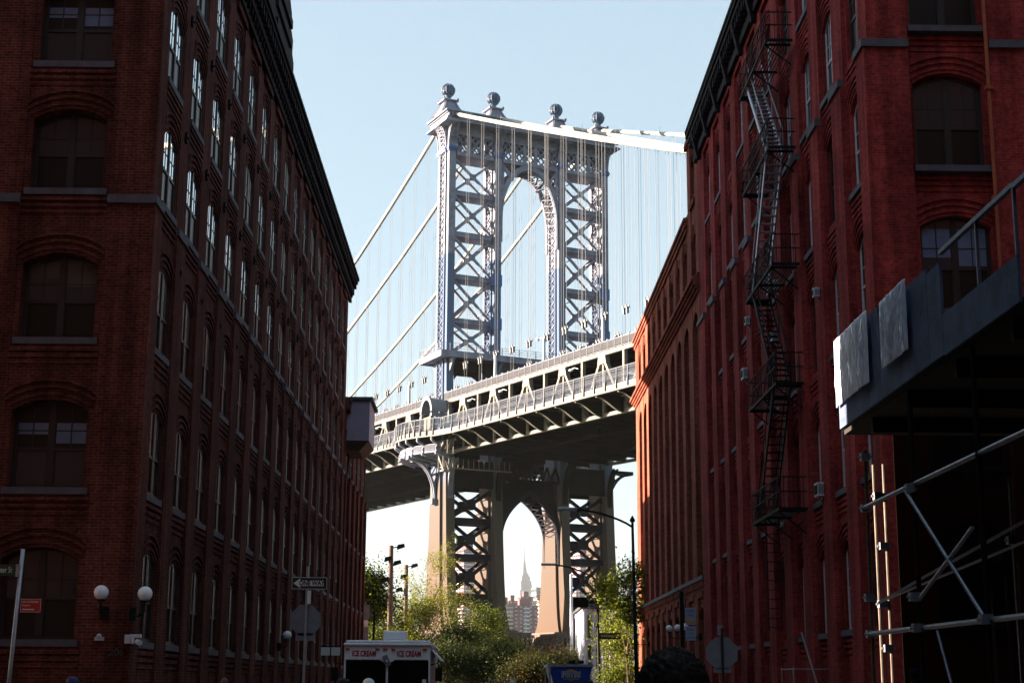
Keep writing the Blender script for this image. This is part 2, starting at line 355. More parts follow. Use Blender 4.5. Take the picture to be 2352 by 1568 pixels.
# ---- left warehouse
LB = empty('brick_warehouse', (-20, 60, 0))
tag(LB, 'dark red brick warehouse with heavy bracketed cornice filling the left side of the street', 'building')
rowsL = [(2.65, 4.5), (6.2, 8.05), (9.85, 11.7), (13.64, 15.45), (17.0, 18.8), (20.4, 22.2)]
baysL = [38.75+3.15*i for i in range(16)]
mb = MB()
facade(mb, WL, baysL, rowsL, 0, 23.5, 36.903, 88.3, .82)
mb.box(-30, -9.05, 37.65, 88.3, 0, 24.0)                                   # core
WFL = WF(36.9)
facade(mb, WFL, [-10.62-3.5*i for i in range(5)][::-1], rowsL, 0, 23.5, -29.5, -8.432, .92, hr=1.08)
# projecting lower pilasters under the stone caps
for i in range(17):
    a = (baysL[i-1]+.96) if i else 36.86; b = (baysL[i]-.96) if i < 16 else 88.3
    mb.box(a+.02, b-.02, 0, .06, 0, 13.25, WL)
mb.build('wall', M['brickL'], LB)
mb = MB()
for i in range(17):
    a = (baysL[i-1]+.96) if i else 36.82; b = (baysL[i]-.96) if i < 16 else 88.32
    mb = MB(); mb.box(a, b, 0, .11, 13.25, 13.46, WL); mb.build('stone_cap', M['stone'], LB)
    mb = MB(); mb.box(a+.01, b-.01, 0, .13, .2, .9, WL); mb.build('stone_plinth', M['stone'], LB)
for i in range(5):
    a = -10.62-3.5*i; mb = MB(); mb.box(a+1.08, min(a+3.5-1.08, -8.33), 0, .09, 13.25, 13.46, WFL); mb.build('stone_cap', M['stone'], LB)
mb = MB()                                                                   # cornice
for W_, a, b in ((WL, 36.5, 88.75), (WFL, -29.5, -8.05)):
    mb.box(a, b, .002, .16, 23.5, 23.95, W_); mb.box(a, b, .0, .30, 23.95, 24.30, W_)
    mb.box(a, b, -.4, .50, 24.60, 24.78, W_); mb.box(a, b, -.4, .58, 24.78, 24.95, W_); mb.box(a, b, -.3, .20, 24.30, 24.60, W_)
    n = int((b-a)/.55)
    for k in range(n):
        u = a+.2+k*(b-a-.3)/n; mb.box(u, u+.20, .16, .46, 24.2, 24.6, W_); mb.box(u, u+.14, .16, .26, 23.7, 24.2, W_)
mb.build('cornice', M['cornice'], LB)
mb = MB()                                                                   # roof-top pediment
prof = [(52.2, 24.9), (58.9, 24.9), (58.9, 26.1), (58.4, 26.3), (58.5, 26.9), (57.9, 27.1), (57.9, 27.8), (57.0, 28.3), (56.0, 29.1), (54.8, 28.3), (53.8, 27.9), (53.6, 27.0), (52.9, 26.4), (52.2, 26.1)]
mb.prism(prof, WL, -.25, .32)
for z in (25.4, 26.2, 27.0): mb.box(53.6, 57.6, .32, .42, z, z+.35, WL)
mb.build('pediment', M['corniceR'], LB)
mb = MB(); mb.box(-29.8, -8.6, 37.0, 88.2, 24.0, 24.12); mb.build('roof', M['roof'], LB)
mb = MB()                                                                   # iron tie plates on the piers
tp = None
for k, z in enumerate((12.4, 16.2, 19.6)):
    for i in range(15):
        u = baysL[i]+1.575
        q = MB()
        for a in range(4):
            t = a*pi/4; q.bar(WL(u-.13*cos(t), .03, z-.17*sin(t)), WL(u+.13*cos(t), .03, z+.17*sin(t)), .05, .06, (1, 0, 0))
        q.sphere(WL(u, .05, z), .06, 8, 5)
        if tp is None: tp = q.build('tie_plate', M['black'], LB); L0 = Vector((0, u, z))
        else:
            c = tp.copy(); COL.objects.link(c); c.parent = LB; c.location = (0, u-L0.y, z-L0.z)
for j, (zs, zp) in enumerate(rowsL):
    for i, c in enumerate(baysL):
        dark = j < 3 or (i*7+j*3) % 9 == 4 or (j >= 3 and i in (7, 11, 13))  # lower rows: dull dark glass stands in for reflected buildings
        place(pLd if dark else pL, LB, WL(c, -.085, zs), R(-90))
    for i in range(2):
        place(pLv[(j*2+i) % 3], LB, WFL(-10.62-3.5*i, -.38, zs), R(180))

# ---- low building at the left end of the street
LB2 = empty('brick_annex', (-20, 96, 0)); tag(LB2, 'lower red brick building with tall narrow piers beyond the left warehouse', 'building')
mb = MB(); baysA = [90.3+3.1*i for i in range(5)]
facade(mb, WL, baysA, [(2.65, 4.5), (6.2, 8.05), (9.85, 11.7), (13.64, 15.45)], 0, 17.5, 88.6, 104.2, .8)
mb.box(-24, -9.05, 88.6, 104.2, 0, 17.3)
for i in range(6):
    a = (baysA[i-1]+.94) if i else 88.6; b = (baysA[i]-.94) if i < 5 else 104.2
    mb.box(a+.02, b-.02, 0, .12, 0, 13.25, WL); mb.box(a, b, 0, .16, 13.25, 13.45, WL)
mb.box(88.6, 104.25, 0, .22, 17.1, 17.6, WL); mb.build('wall', M['brickL'], LB2)
mb = MB(); mb.box(88.6, 104.3, -.4, .28, 17.6, 17.75, WL); mb.box(-24, -8.83, 88.6, 104.2, 17.3, 17.4); mb.build('roof', M['roof'], LB2)
for (zs, zp) in [(2.65, 4.5), (6.2, 8.05), (9.85, 11.7), (13.64, 15.45)]:
    for c in baysA: place(pL, LB2, WL(c, -.085, zs), R(-90))
# grey box overhanging the pavement
BX = empty('hoist_box', (-8.3, 91.5, 15.3)); tag(BX, 'mauve grey metal box jutting from the brick wall high above the left pavement', 'hoist box')
mb = MB(); mb.box(-9.6, -7.12, 89.6, 93.6, 15.45, 17.85); mb.build('casing', M['pinkbox'], BX, bevel=.03)
mb = MB(); mb.box(-9.8, -6.95, 89.4, 93.9, 17.85, 18.02); mb.build('lid', M['stone'], BX)
mb = MB(); mb.hexa([(-9.3, 90, 14.9), (-7.7, 90, 14.9), (-7.7, 93.2, 14.9), (-9.3, 93.2, 14.9), (-9.6, 89.6, 15.45), (-7.12, 89.6, 15.45), (-7.12, 93.6, 15.45), (-9.6, 93.6, 15.45)]); mb.build('underside', M['wood'], BX)

# ---- unseen taller block added to shade the street, near blocks to hold back sky
def panes(parent, boxes, m, local=False, name='window'):
    first = {}; rest = MB(); L = Vector((0, 0, 0)) if local else wloc(parent)
    for i, (a, b, c, d, e, f) in enumerate(boxes):
        if i >= 96: rest.box(a, b, c, d, e, f); continue
        k = (round(b-a, 3), round(d-c, 3), round(f-e, 3)); ctr = Vector(((a+b)/2, (c+d)/2, e))-L
        if k not in first:
            q = MB(); q.box(-k[0]/2, k[0]/2, -k[1]/2, k[1]/2, 0, k[2]); o = q.build(name, m, parent, local=True); first[k] = o
        else: o = first[k].copy(); COL.objects.link(o); o.parent = parent
        o.location = ctr
    if rest.v: tag(rest.build(name, m, parent, local=local), kind='stuff')
def block(name, label, x0, x1, y0, y1, h, m, side=0):
    o = empty(name, ((x0+x1)/2, (y0+y1)/2, 0)); tag(o, label, 'building')
    q = MB(); q.box(x0, x1, y0, y1, 0, h); q.box(x0-.3, x1+.3, y0-.3, y1+.3, h-.9, h+.2)
    n = int((y1-y0)/3.4)
    for i in range(n+1):
        y = y0+i*(y1-y0)/n; q.box(x0-.14, x0, y-.5, y+.5, 0, h-.9); q.box(x1, x1+.14, y-.5, y+.5, 0, h-.9)
    q.build('wall', m, o)
    panes(o, [((x0-.05 if s < 0 else x1), (x0 if s < 0 else x1+.05), y0+(i+.5)*(y1-y0)/n-.8, y0+(i+.5)*(y1-y0)/n+.8, 1.6+k*3.7, 3.7+k*3.7) for s in ((1, -1) if x0 < -8 else (-1, 1)) for i in range(n-1, -1, -1) for k in range(int(h/3.7))], M['glassd'])
    return o
block('unseen_shade_block', 'unseen brick block added behind the left warehouse to shade the street', -52, -30.5, 38, 104, 39.5, M['brickL'])
block('unseen_storehouse', 'unseen near left brick storehouse beside the photographer, raised to block the sky', -95, -8.9, -60, 23.9, 34, M['brickN'])
block('unseen_storehouse', 'unseen near right brick storehouse behind the pavement shed, raised to block the sky', 10.5, 95, -60, 20.3, 36, M['brickN'])
block('unseen_storehouse', 'unseen brick block added behind the photographer to darken the street', -40, 40, -100, -75, 44, M['brickN'])

# ---- right warehouse
RB = empty('brick_warehouse', (22, 55, 0)); tag(RB, 'bright red brick warehouse with fire escape on the right side of the street', 'building')
rowsR = [(3.2, 5.35), (7.1, 9.35), (11.1, 13.35), (14.95, 17.3), (18.85, 21.1), (22.75, 24.9)]
baysR = [40.15+3.13*i for i in range(10)]
mb = MB()
facade(mb, WR, baysR, rowsR, 0, 26.4, 38.303, 71.4, .80, rise=.34, deep=-.12)
mb.box(10.5, 34, 38.95, 71.4, 0, 27.2)
WFR = WF(38.3)
facade(mb, WFR, [12.03+3.5*i for i in range(6)], rowsR, 0, 26.4, 9.872, 34, .93, rise=.3, hr=1.07, deep=-.26)
for i in range(11):
    a = (baysR[i-1]+.94) if i else 38.26; b = (baysR[i]-.94) if i < 10 else 71.4
    mb.box(a+.02, b-.02, 0, .10, 0, 18.2, WR)
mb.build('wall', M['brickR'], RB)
mb = MB()
for i in range(11):
    a = (baysR[i-1]+.94) if i else 38.22; b = (baysR[i]-.94) if i < 10 else 71.42
    mb = MB(); mb.box(a, b, 0, .17, 18.2, 18.42, WR); mb.build('stone_cap', M['stone'], RB)
for i in range(7):
    a = 12.03+3.5*(i-1)+1.07 if i else 9.71; b = 12.03+3.5*i-1.07
    mb = MB(); mb.box(a, b, 0, .09, 18.2, 18.42, WFR); mb.build('stone_cap', M['stone'], RB)
mb = MB()
for W_, a, b in ((WR, 37.8, 71.6), (WFR, 9.3, 34)):
    mb.box(a, b, .002, .16, 26.4, 26.75, W_); mb.box(a, b, 0, .10, 26.75, 27.4, W_)
    mb.box(a, b, -.4, .44, 27.4, 27.62, W_); mb.box(a, b, -.4, .52, 27.62, 27.82, W_); mb.box(a, b, -.4, .56, 27.82, 27.98, W_)
    n = int((b-a)/.52)
    for k in range(n):
        u = a+.15+k*(b-a-.3)/n; mb.box(u, u+.15, .1, .40, 26.95, 27.4, W_)
    for k in range(11):
        u = 38.6+3.13*k if W_ is WR else 9.4+3.5*k
        if u < b: mb.hexa([W_(*q) for q in [(u, .02, 26.1), (u+.3, .02, 26.1), (u+.3, .2, 26.1), (u, .2, 26.1), (u, .02, 27.4), (u+.3, .02, 27.4), (u+.3, .46, 27.4), (u, .46, 27.4)]])
mb.build('cornice', M['corniceR'], RB)
mb = MB(); mb.box(10.3, 34, 38.8, 71.4, 27.2, 27.32); mb.box(10.6, 12.6, 60, 62.6, 27.3, 30.9); mb.build('roof', M['roof'], RB)
mb = MB()                                                                   # corner front pipe carrying the jamb's orange sunlight in its colour
mb.tube([(13.02, 38.22, .2), (13.02, 38.22, 26.2)], .05, 8)
for z in range(2, 26, 3): mb.box(12.93, 13.11, 38.13, 38.3, z, z+.1)
pipe = mat('sun_orange_pipe', (.30, .06, .02), .6, var=.2); mb.build('sun_edge_pipe', pipe, RB)
pR = window_proto('window', .80, 2.25, .34, True, M['framew'], M['glassd'], M['glassd'], sd=.26)
pR2 = window_proto('window', .80, 2.25, .34, True, M['frame'], M['glass'], M['glassd'])
pRf = window_proto('window', .93, 2.25, .30, True, M['frame'], M['glassc'], M['glassd'], sd=.5)
pRv = [blind(pRf, .93, 1.25, 2.25, M['blindb']), window_proto('window', .93, 2.25, .30, True, M['frame'], M['glassc'], M['glassd'], sd=.5)]
for j, (zs, zp) in enumerate(rowsR):
    for i, c in enumerate(baysR): place(pR if (i+j) % 4 else pR2, RB, WR(c, -.26, zs), R(90))
    for i in range(2): place(pRv[(j+i) % 2], RB, WFR(12.03+3.5*i, -.48, zs), R(180))
# fire escape
FE = empty('fire_escape', (0, 0, 0), parent=RB); FE.location = (9.5-22, 48-55, 3)
lev = [7.0, 10.9, 14.75, 18.65, 22.3]
spans = [(45.6, 52.4), (45.4, 52.6), (43.6, 52.6), (43.4, 52.8), (43.3, 50.2)]
spans = [(45.7, 52.3), (45.4, 52.4), (43.9, 50.0), (46.9, 52.7), (43.4, 47.4)]
spans = [(47.5, 52.4), (47.4, 52.5), (47.4, 52.6), (47.4, 52.6), (47.3, 52.6)]
for z, (a, b) in zip(lev, spans):
    q = MB(); X0, X1 = 8.86, 9.75
    for x in [X0+.1*k for k in range(1, 9)]: q.box(x, x+.03, a, b, z, z+.03)
    q.box(X0, X0+.05, a, b, z-.06, z+.03); q.box(X0, X1, a-.04, a, z-.06, z+.03); q.box(X0, X1, b, b+.04, z-.06, z+.03)
    for y in (a+.3, (a+b)/2, b-.3): q.bar((X0+.03, y, z-.05), (9.75, y, z-.75), .04); q.box(X0, X1, y, y+.04, z-.08, z)
    for zz in (z+.5, z+.95):
        q.box(X0, X0+.035, a, b, zz, zz+.035); q.box(X0, X1, a-.035, a, zz, zz+.035); q.box(X0, X1, b, b+.035, zz, zz+.035)
    n = int((b-a)/.22)
    for k in range(n+1): y = a+k*(b-a)/n; q.box(X0+.006, X0+.02, y, y+.014, z, z+.95)
    for k in range(6): x = X0+k*.15; q.box(x, x+.02, a-.03, a-.01, z, z+.95); q.box(x, x+.02, b+.01, b+.03, z, z+.95)
    for k in range(int((b-a)/1.2)):
        y = a+k*1.2; q.bar((X0+.02, y, z+.95), (X0+.02, y+1.0, z+.1), .03)
    q.build('landing', M['black'], FE)
for k in range(4):
    z0, z1 = lev[k], lev[k+1]; q = MB()
    ya, yb = (51.8, 48.4) if k % 2 == 0 else (48.2, 51.6)
    for x in (8.98, 9.5):
        q.bar((x, ya, z0), (x, yb, z1), .05, .16); q.bar((x, ya, z0+.9), (x, yb, z1+.9), .035)
        q.bar((x, ya, z0), (x, ya, z0+.9), .03); q.bar((x, (ya+yb)/2, (z0+z1)/2), (x, (ya+yb)/2, (z0+z1)/2+.9), .03)
    for s in range(1, 17): t = s/17; q.box(8.98, 9.5, ya+(yb-ya)*t-.09, ya+(yb-ya)*t+.09, z0+(z1-z0)*t, z0+(z1-z0)*t+.03)
    q.build('stair', M['galv'] if k > 1 else M['black'], FE)
q = MB()
for x in (9.0, 9.42): q.bar((x, 50.6, 3.4), (x, 50.6, 7.0), .04)
for s in range(12): q.bar((9.0, 50.6, 3.5+s*.3), (9.42, 50.6, 3.5+s*.3), .025)
q.build('drop_ladder', M['black'], FE)

# ---- second right building
RB2 = empty('brick_factory', (20, 88, 0)); tag(RB2, 'brick factory with tall window piers and ornate belt course at the far right', 'building')
mb = MB(); baysQ = [73.3]+[76.75+3.05*i for i in range(9)]
hq = .95
# ground floor with arched openings
facade(mb, WR, baysQ, [(1.4, 4.7)], 0, 5.9, 71.4, 104.2, hq, rise=.5, hr=hq+.02, deep=-.06, back=-.9, rings=True, corb=False)
mb.box(71.4, 104.2, -.9, .04, 5.9, 6.3, WR)
for k in range(54): u = 71.6+k*.6; mb.box(u, u+.3, .04, .14, 6.1, 6.42, WR)
# tall piers
ed = [71.4]
for c in baysQ: ed += [c-hq, c+hq]
ed.append(104.2)
for i in range(0, len(ed), 2): mb.box(ed[i], ed[i+1], -.9, 0, 6.6, 20.0, WR)
for c in baysQ:
    A = [(c+a, b) for a, b in arc(hq, 18.6, .75)]; mb.strip(A, [(a, 20.0) for a, b in A], WR, -.9, -.02)
    for z in (6.6, 10.3, 14.2): mb.box(c-hq, c+hq, -.9, -.5, z, z+.85 if z > 7 else z+.3, WR)
# belt course
for z0, z1, d in ((20.0, 20.15, .10), (20.15, 20.3, .2), (20.3, 20.45, .3), (20.45, 20.62, .42), (20.62, 20.75, .3), (20.75, 20.9, .12)): mb.box(71.4, 104.3, -.6, d, z0, z1, WR)
facade(mb, WR, baysQ, [(21.05, 22.7)], 20.9, 25.0, 71.4, 104.2, .8, rise=.62, hr=.82, deep=-.04, back=-.7, rings=True, corb=False)
for z0, d in ((24.1, .08), (24.35, .15), (24.6, .22)): mb.box(75.3, 104.25, 0, d, z0, z0+.18, WR)
facade(mb, WR, [73.3], [(25.3, 27.0)], 25.0, 28.3, 71.4, 75.3, .72, rise=.4, hr=.75, deep=-.04, back=-.7, corb=False)
mb.box(10.7, 13.5, 71.4, 75.3, 24.5, 28.2); mb.box(71.5, 75.35, 0, .14, 28.3, 28.6, WR)
mb.box(10.85, 32, 71.4, 104.2, 0, 24.6)
mb.build('wall', M['brickB'], RB2)
mb = MB(); mb.box(71.4, 104.25, -.3, .18, 6.42, 6.6, WR); mb.build('stone_band', M['stone'], RB2)
mb = MB(); mb.box(10.5, 32, 75.3, 104.2, 24.6, 24.72)
for y in (76.6, 88.5): mb.box(10.3, 11.5, y, y+1.6, 24.7, 26.3)
mb.build('roof', M['roof'], RB2)
def qwin(name, hw, h, rise):
    f = MB(); W = lambda a, d, b: (a, d, b)
    f.strip(arc(hw, h, rise), arc(hw-.08, h-.02, rise*.9), W, -.04, .06)
    f.box(-hw, -hw+.08, -.04, .06, 0, h); f.box(hw-.08, hw, -.04, .06, 0, h); f.box(-hw+.08, hw-.08, -.04, .06, 0, .08)
    f.box(-.04, .04, -.03, .05, .08, h+rise*.8); f.box(-hw+.08, hw-.08, -.03, .05, h*.5-.04, h*.5+.04)
    fo = f.build(name, M['frame']); p = MB(); p.prism([(-hw+.05, .05)]+arc(hw-.05, h-.02, rise*.9)+[(hw-.05, .05)], W, -.03, .01); p.build('pane', M['glassd'], fo, local=True)
    return fo
q1 = qwin('window', .80, 1.65, .62); q2 = qwin('window', .95, 2.6, .12); q3 = qwin('window', .95, 3.3, .5); q4 = qwin('window', .95, 3.5, .75)
for c in baysQ:
    place(q1, RB2, WR(c, -.35, 21.05), R(90)); place(q3, RB2, WR(c, -.55, 1.4), R(90))
    for z in (7.2, 11.2): place(q2, RB2, WR(c, -.72, z), R(90))
    place(q4, RB2, WR(c, -.72, 15.1), R(90))
place(qwin('window', .72, 1.7, .4), RB2, WR(73.3, -.35, 25.3), R(90))

# ------------------------------------------------------------------ the suspension bridge (x across, y along towards the far shore)
BR = empty('suspension_bridge', (-7.961, 247.96, 0), R(25.446))
tag(BR, 'pale blue steel suspension bridge with ball topped tower crossing above the park', 'bridge')
ID = lambda a, d, b: (a, d, b)        # profile in x,z ; thickness along y
YZ = lambda a, d, b: (d, a, b)        # profile in y,z ; thickness along x
LEG = [.2, 8.7, 20.85, 29.3]
LV = [(9.6, 3.2, 6.3), (10.6, 2.85, 5.6), (12, 2.55, 5.0), (14, 2.3, 4.5), (18, 2.05, 4.0), (24, 1.85, 3.5), (32, 1.65, 3.1), (42, 1.45, 2.6), (54, 1.35, 2.3), (70.7, 1.35, 2.3), (93.2, 1.35, 2.3)]
def leg(tc, i):
    lo, hi, lace = MB(), MB(), MB()
    for (z0, c0, n0), (z1, c1, n1) in zip(LV, LV[1:]):
        q = lo if z1 <= 70.8 else hi
        ac0, ac1 = (1.15 if z0 < 40 else .85), (1.15 if z0 < 40 else .85); an = .75 if z0 < 40 else .62
        core = .28 if z0 >= 42 else 0
        # centre cell
        q.hexa([(tc-ac0+core, -c0+.02, z0), (tc+ac0-core, -c0+.02, z0), (tc+ac0-core, c0-.02, z0), (tc-ac0+core, c0-.02, z0), (tc-ac1+core, -c1+.02, z1), (tc+ac1-core, -c1+.02, z1), (tc+ac1-core, c1-.02, z1), (tc-ac1+core, c1-.02, z1)])
        for s in (-1, 1):
            q.hexa([(tc-an, s*c0, z0), (tc+an, s*c0, z0), (tc+an, s*n0, z0), (tc-an, s*n0, z0), (tc-an, s*c1, z1), (tc+an, s*c1, z1), (tc+an, s*n1, z1), (tc-an, s*n1, z1)])
            if core:
                for e in (-1, 1):       # flange strips of the laced face
                    x0, x1 = sorted((tc+s*ac0, tc+s*(ac0-core)))
                    yA, yB = sorted((e*c0, e*(c0-.34))); yC, yD = sorted((e*c1, e*(c1-.34)))
                    q.hexa([(x0, yA, z0), (x1, yA, z0), (x1, yB, z0), (x0, yB, z0), (x0, yC, z1), (x1, yC, z1), (x1, yD, z1), (x0, yD, z1)])
        if z0 < 40:
            for e in (-1, 1):
                for yy in (-c0*.55, 0, c0*.55): pass
    for s in (-1, 1):                   # lacing bars
        z = 42.0; k = 0
        while z < 92:
            c = 1.1; x = tc+s*.80
            lace.bar((x, -c, z), (x, c, z+1.35), .05, .22, (1, 0, 0)); lace.bar((x, c, z), (x, -c, z+1.35), .05, .22, (1, 0, 0)); z += 1.35
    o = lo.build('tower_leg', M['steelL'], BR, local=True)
    hi.build('upper_shaft', M['steel'], o, local=True); lace.build('lacing', M['steel'], o, local=True)
    cp = MB()
    for z, e in ((88.45, .18), (88.75, .30), (89.05, .16)):
        cp.box(tc-.85-e, tc+.85+e, -1.35-e, 1.35+e, z, z+.3)
        for s in (-1, 1): cp.box(tc-.62-e, tc+.62+e, min(s*1.5, s*(2.3+e)), max(s*1.5, s*(2.3+e)), z+.003, z+.297)
    cp.build('capital', M['steelb'], o, local=True)
    # curved laced brackets under the cornice, fore and aft
    for s in (-1, 1):
        bk = MB()
        P = [(s*(2.3+2.05*(1-cos(a))), 89.3+3.7*sin(a)) for a in [pi/2*t/8 for t in range(9)]]
        Pi = [(s*(abs(y)-.16), z) for y, z in P]
        for x0, x1 in ((tc-.75, tc-.5), (tc+.5, tc+.75)): bk.strip(P, Pi, YZ, x0, x1)
        for a, b in zip(P, P[1:]): bk.bar((tc-.55, a[0], a[1]), (tc+.55, b[0], b[1]), .12, .12); bk.bar((tc+.55, a[0], a[1]), (tc-.55, b[0], b[1]), .12, .12)
        for x in (tc-.6, tc+.6):
            for k in (2, 4, 6, 7):
                bk.bar((x, s*2.2, P[k][1]), (x, P[k][0], P[k][1]), .10); bk.bar((x, s*2.2, P[k][1]), (x, P[k-1][0], P[k-1][1]), .10)
                bk.bar((x, s*2.2, P[k-1][1]), (x, P[k][0], P[k][1]), .10)
        bk.build('cornice_bracket', M['steel'], o, local=True)
    sgn = -1 if i == 0 else (1 if i == 3 else 0)
    if sgn:
        bk = MB()
        P = [(tc+sgn*(.85+1.15*(1-cos(a))), 89.3+3.7*sin(a)) for a in [pi/2*t/8 for t in range(9)]]
        for y0, y1 in ((-1.3, -1.05), (1.05, 1.3)): bk.strip(P, [(x-sgn*.16, z) for x, z in P], ID, y0, y1)
        for a, b in zip(P, P[1:]): bk.bar((a[0], -1.2, a[1]), (b[0], 1.2, b[1]), .12); bk.bar((a[0], 1.2, a[1]), (b[0], -1.2, b[1]), .12)
        bk.build('cornice_bracket', M['steel'], o, local=True)
    # pedestal, cap and ball
    pd = MB(); prof = [(2.35, 95.3), (1.9, 95.9), (1.5, 96.5), (1.22, 97.1), (1.1, 97.6)]
    for (h0, z0), (h1, z1) in zip(prof, prof[1:]):
        pd.hexa([(tc-h0*.8, -h0, z0), (tc+h0*.8, -h0, z0), (tc+h0*.8, h0, z0), (tc-h0*.8, h0, z0), (tc-h1*.8, -h1, z1), (tc+h1*.8, -h1, z1), (tc+h1*.8, h1, z1), (tc-h1*.8, h1, z1)])
    for sx in (-1, 1):
        for sy in (-1, 1):
            for (h0, z0), (h1, z1) in zip(prof, prof[1:]): pd.bar((tc+sx*h0*.8, sy*h0, z0), (tc+sx*h1*.8, sy*h1, z1), .34)
    pd.box(tc-1.35, tc+1.35, -1.45, 1.45, 97.6, 97.85)
    for sx in (-1, 1):
        for sy in (-1, 1): pd.sphere((tc+sx*1.25, sy*1.35, 97.98), .2, 8, 5)
    pd.build('pedestal', M['steel'], o, local=True)
    bl = MB(); bl.lathe([(1.0, 97.8), (.95, 98.0), (.6, 98.2), (.5, 98.5), (.66, 98.85), (.72, 98.95)], (tc, 0, 0), 14)
    bl.sphere((tc, 0, 99.85), .93, 18, 10)
    for k in range(14):
        a = 2*pi*k/14; bl.tube([(tc+1.14*sin(t)*cos(a), 1.14*sin(t)*sin(a), 99.85+1.14*cos(t)) for t in [pi*j/10 for j in range(1, 10)]], .085, 5)
    for dz in (-.5, 0, .5):
        r = math.sqrt(1.12**2-dz*dz); bl.tube([(tc+r*cos(2*pi*j/18), r*sin(2*pi*j/18), 99.85+dz) for j in range(19)], .055, 4)
    bl.sphere((tc, 0, 101.0), .15, 8, 5)
    bl.build('ball_finial', M['ball'], o, local=True)
    return o
# leg colour: bluer below a level line at 70.7 m
def leg_tone(name, zc):
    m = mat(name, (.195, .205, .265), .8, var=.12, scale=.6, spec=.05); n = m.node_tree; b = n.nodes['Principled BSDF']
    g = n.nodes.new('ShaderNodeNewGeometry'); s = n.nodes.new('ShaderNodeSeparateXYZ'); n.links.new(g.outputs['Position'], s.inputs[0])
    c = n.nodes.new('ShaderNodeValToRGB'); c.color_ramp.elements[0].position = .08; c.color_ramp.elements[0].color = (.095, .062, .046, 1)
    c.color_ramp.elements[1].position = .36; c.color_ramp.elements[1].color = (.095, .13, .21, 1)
    e = c.color_ramp.elements.new(.32); e.color = (.10, .085, .08, 1)  # under the deck its shade is put into the colour, darker and browner
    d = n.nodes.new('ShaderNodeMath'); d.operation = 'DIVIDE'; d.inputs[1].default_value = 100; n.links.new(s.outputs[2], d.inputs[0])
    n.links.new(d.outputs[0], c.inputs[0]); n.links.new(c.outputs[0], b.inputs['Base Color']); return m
M['steelL'] = leg_tone('deck_shaded_tower_steel', 70.7)
M['steelg0'] = mat('dark_post_steel', (.03, .04, .07), .6, var=.1)
M['ball'] = mat('weathered_ball_steel', (.08, .12, .20), .5, var=.25, scale=3)
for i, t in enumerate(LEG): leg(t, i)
# stone pier
mb = MB(); mb.box(-4, 33.5, -8.2, 8.2, -4, 6.9); mb.build('stone_pier', M['pierred'], BR, local=True)
for a_, b_ in ((-3, 11.9), (17.6, 32.5)):
    mb = MB(); mb.box(a_, b_, -8.0, 8.0, 6.9, 7.4)
    for k, (z, e) in enumerate(((7.4, .5), (8.0, .2), (8.6, .6), (9.0, .25))): mb.box(a_-e, b_+e, -8.0-e, 8.0+e, z, z+.45)
    k = a_-.4
    while k < b_+.3: mb.hexa([(k, -9.3, 7.2), (k+.3, -9.3, 7.2), (k+.3, -8.4, 7.2), (k, -8.4, 7.2), (k, -8.65, 9.0), (k+.3, -8.65, 9.0), (k+.3, -8.2, 9.0), (k, -8.2, 9.0)]); k += .75
    k = -8.2
    while k < 8.2: mb.hexa([(a_-1.3, k, 7.2), (a_-.4, k, 7.2), (a_-.4, k+.3, 7.2), (a_-1.3, k+.3, 7.2), (a_-.65, k, 9.0), (a_-.2, k, 9.0), (a_-.2, k+.3, 9.0), (a_-.65, k+.3, 9.0)]); k += .75
    for tc in LEG:
        if a_ < tc < b_: mb.box(tc-1.7, tc+1.7, -6.9, 6.9, 9.45, 9.8)
    mb.build('leg_plinth', M['granite'], BR, local=True)
# cornice of the tower
mb = MB()
for z0, z1, h, e in ((93.0, 93.25, 4.3, 1.55), (93.25, 93.45, 4.1, 1.35), (93.45, 94.5, 3.5, 1.0), (94.5, 94.75, 3.9, 1.2), (94.75, 95.0, 4.2, 1.5), (95.0, 95.3, 3.2, .7)):
    mb.box(LEG[0]-.55-e, LEG[3]+.55+e, -h, h, z0, z1)
k = -1.3
while k < 31: 
    for s in (-1, 1): mb.box(k, k+.28, min(s*3.5, s*3.95), max(s*3.5, s*3.95), 94.0, 94.5)
    mb.bar((k, -3.53, 93.55), (k+.4, -3.53, 94.0), .06); k += .62
for tc in LEG[1:3]:
    for s in (-1, 1): mb.box(tc-1.3, tc+1.3, s*3.4-.35, s*3.4+.35, 92.7, 94.2)
mb.build('tower_cornice', M['steel'], BR, local=True)
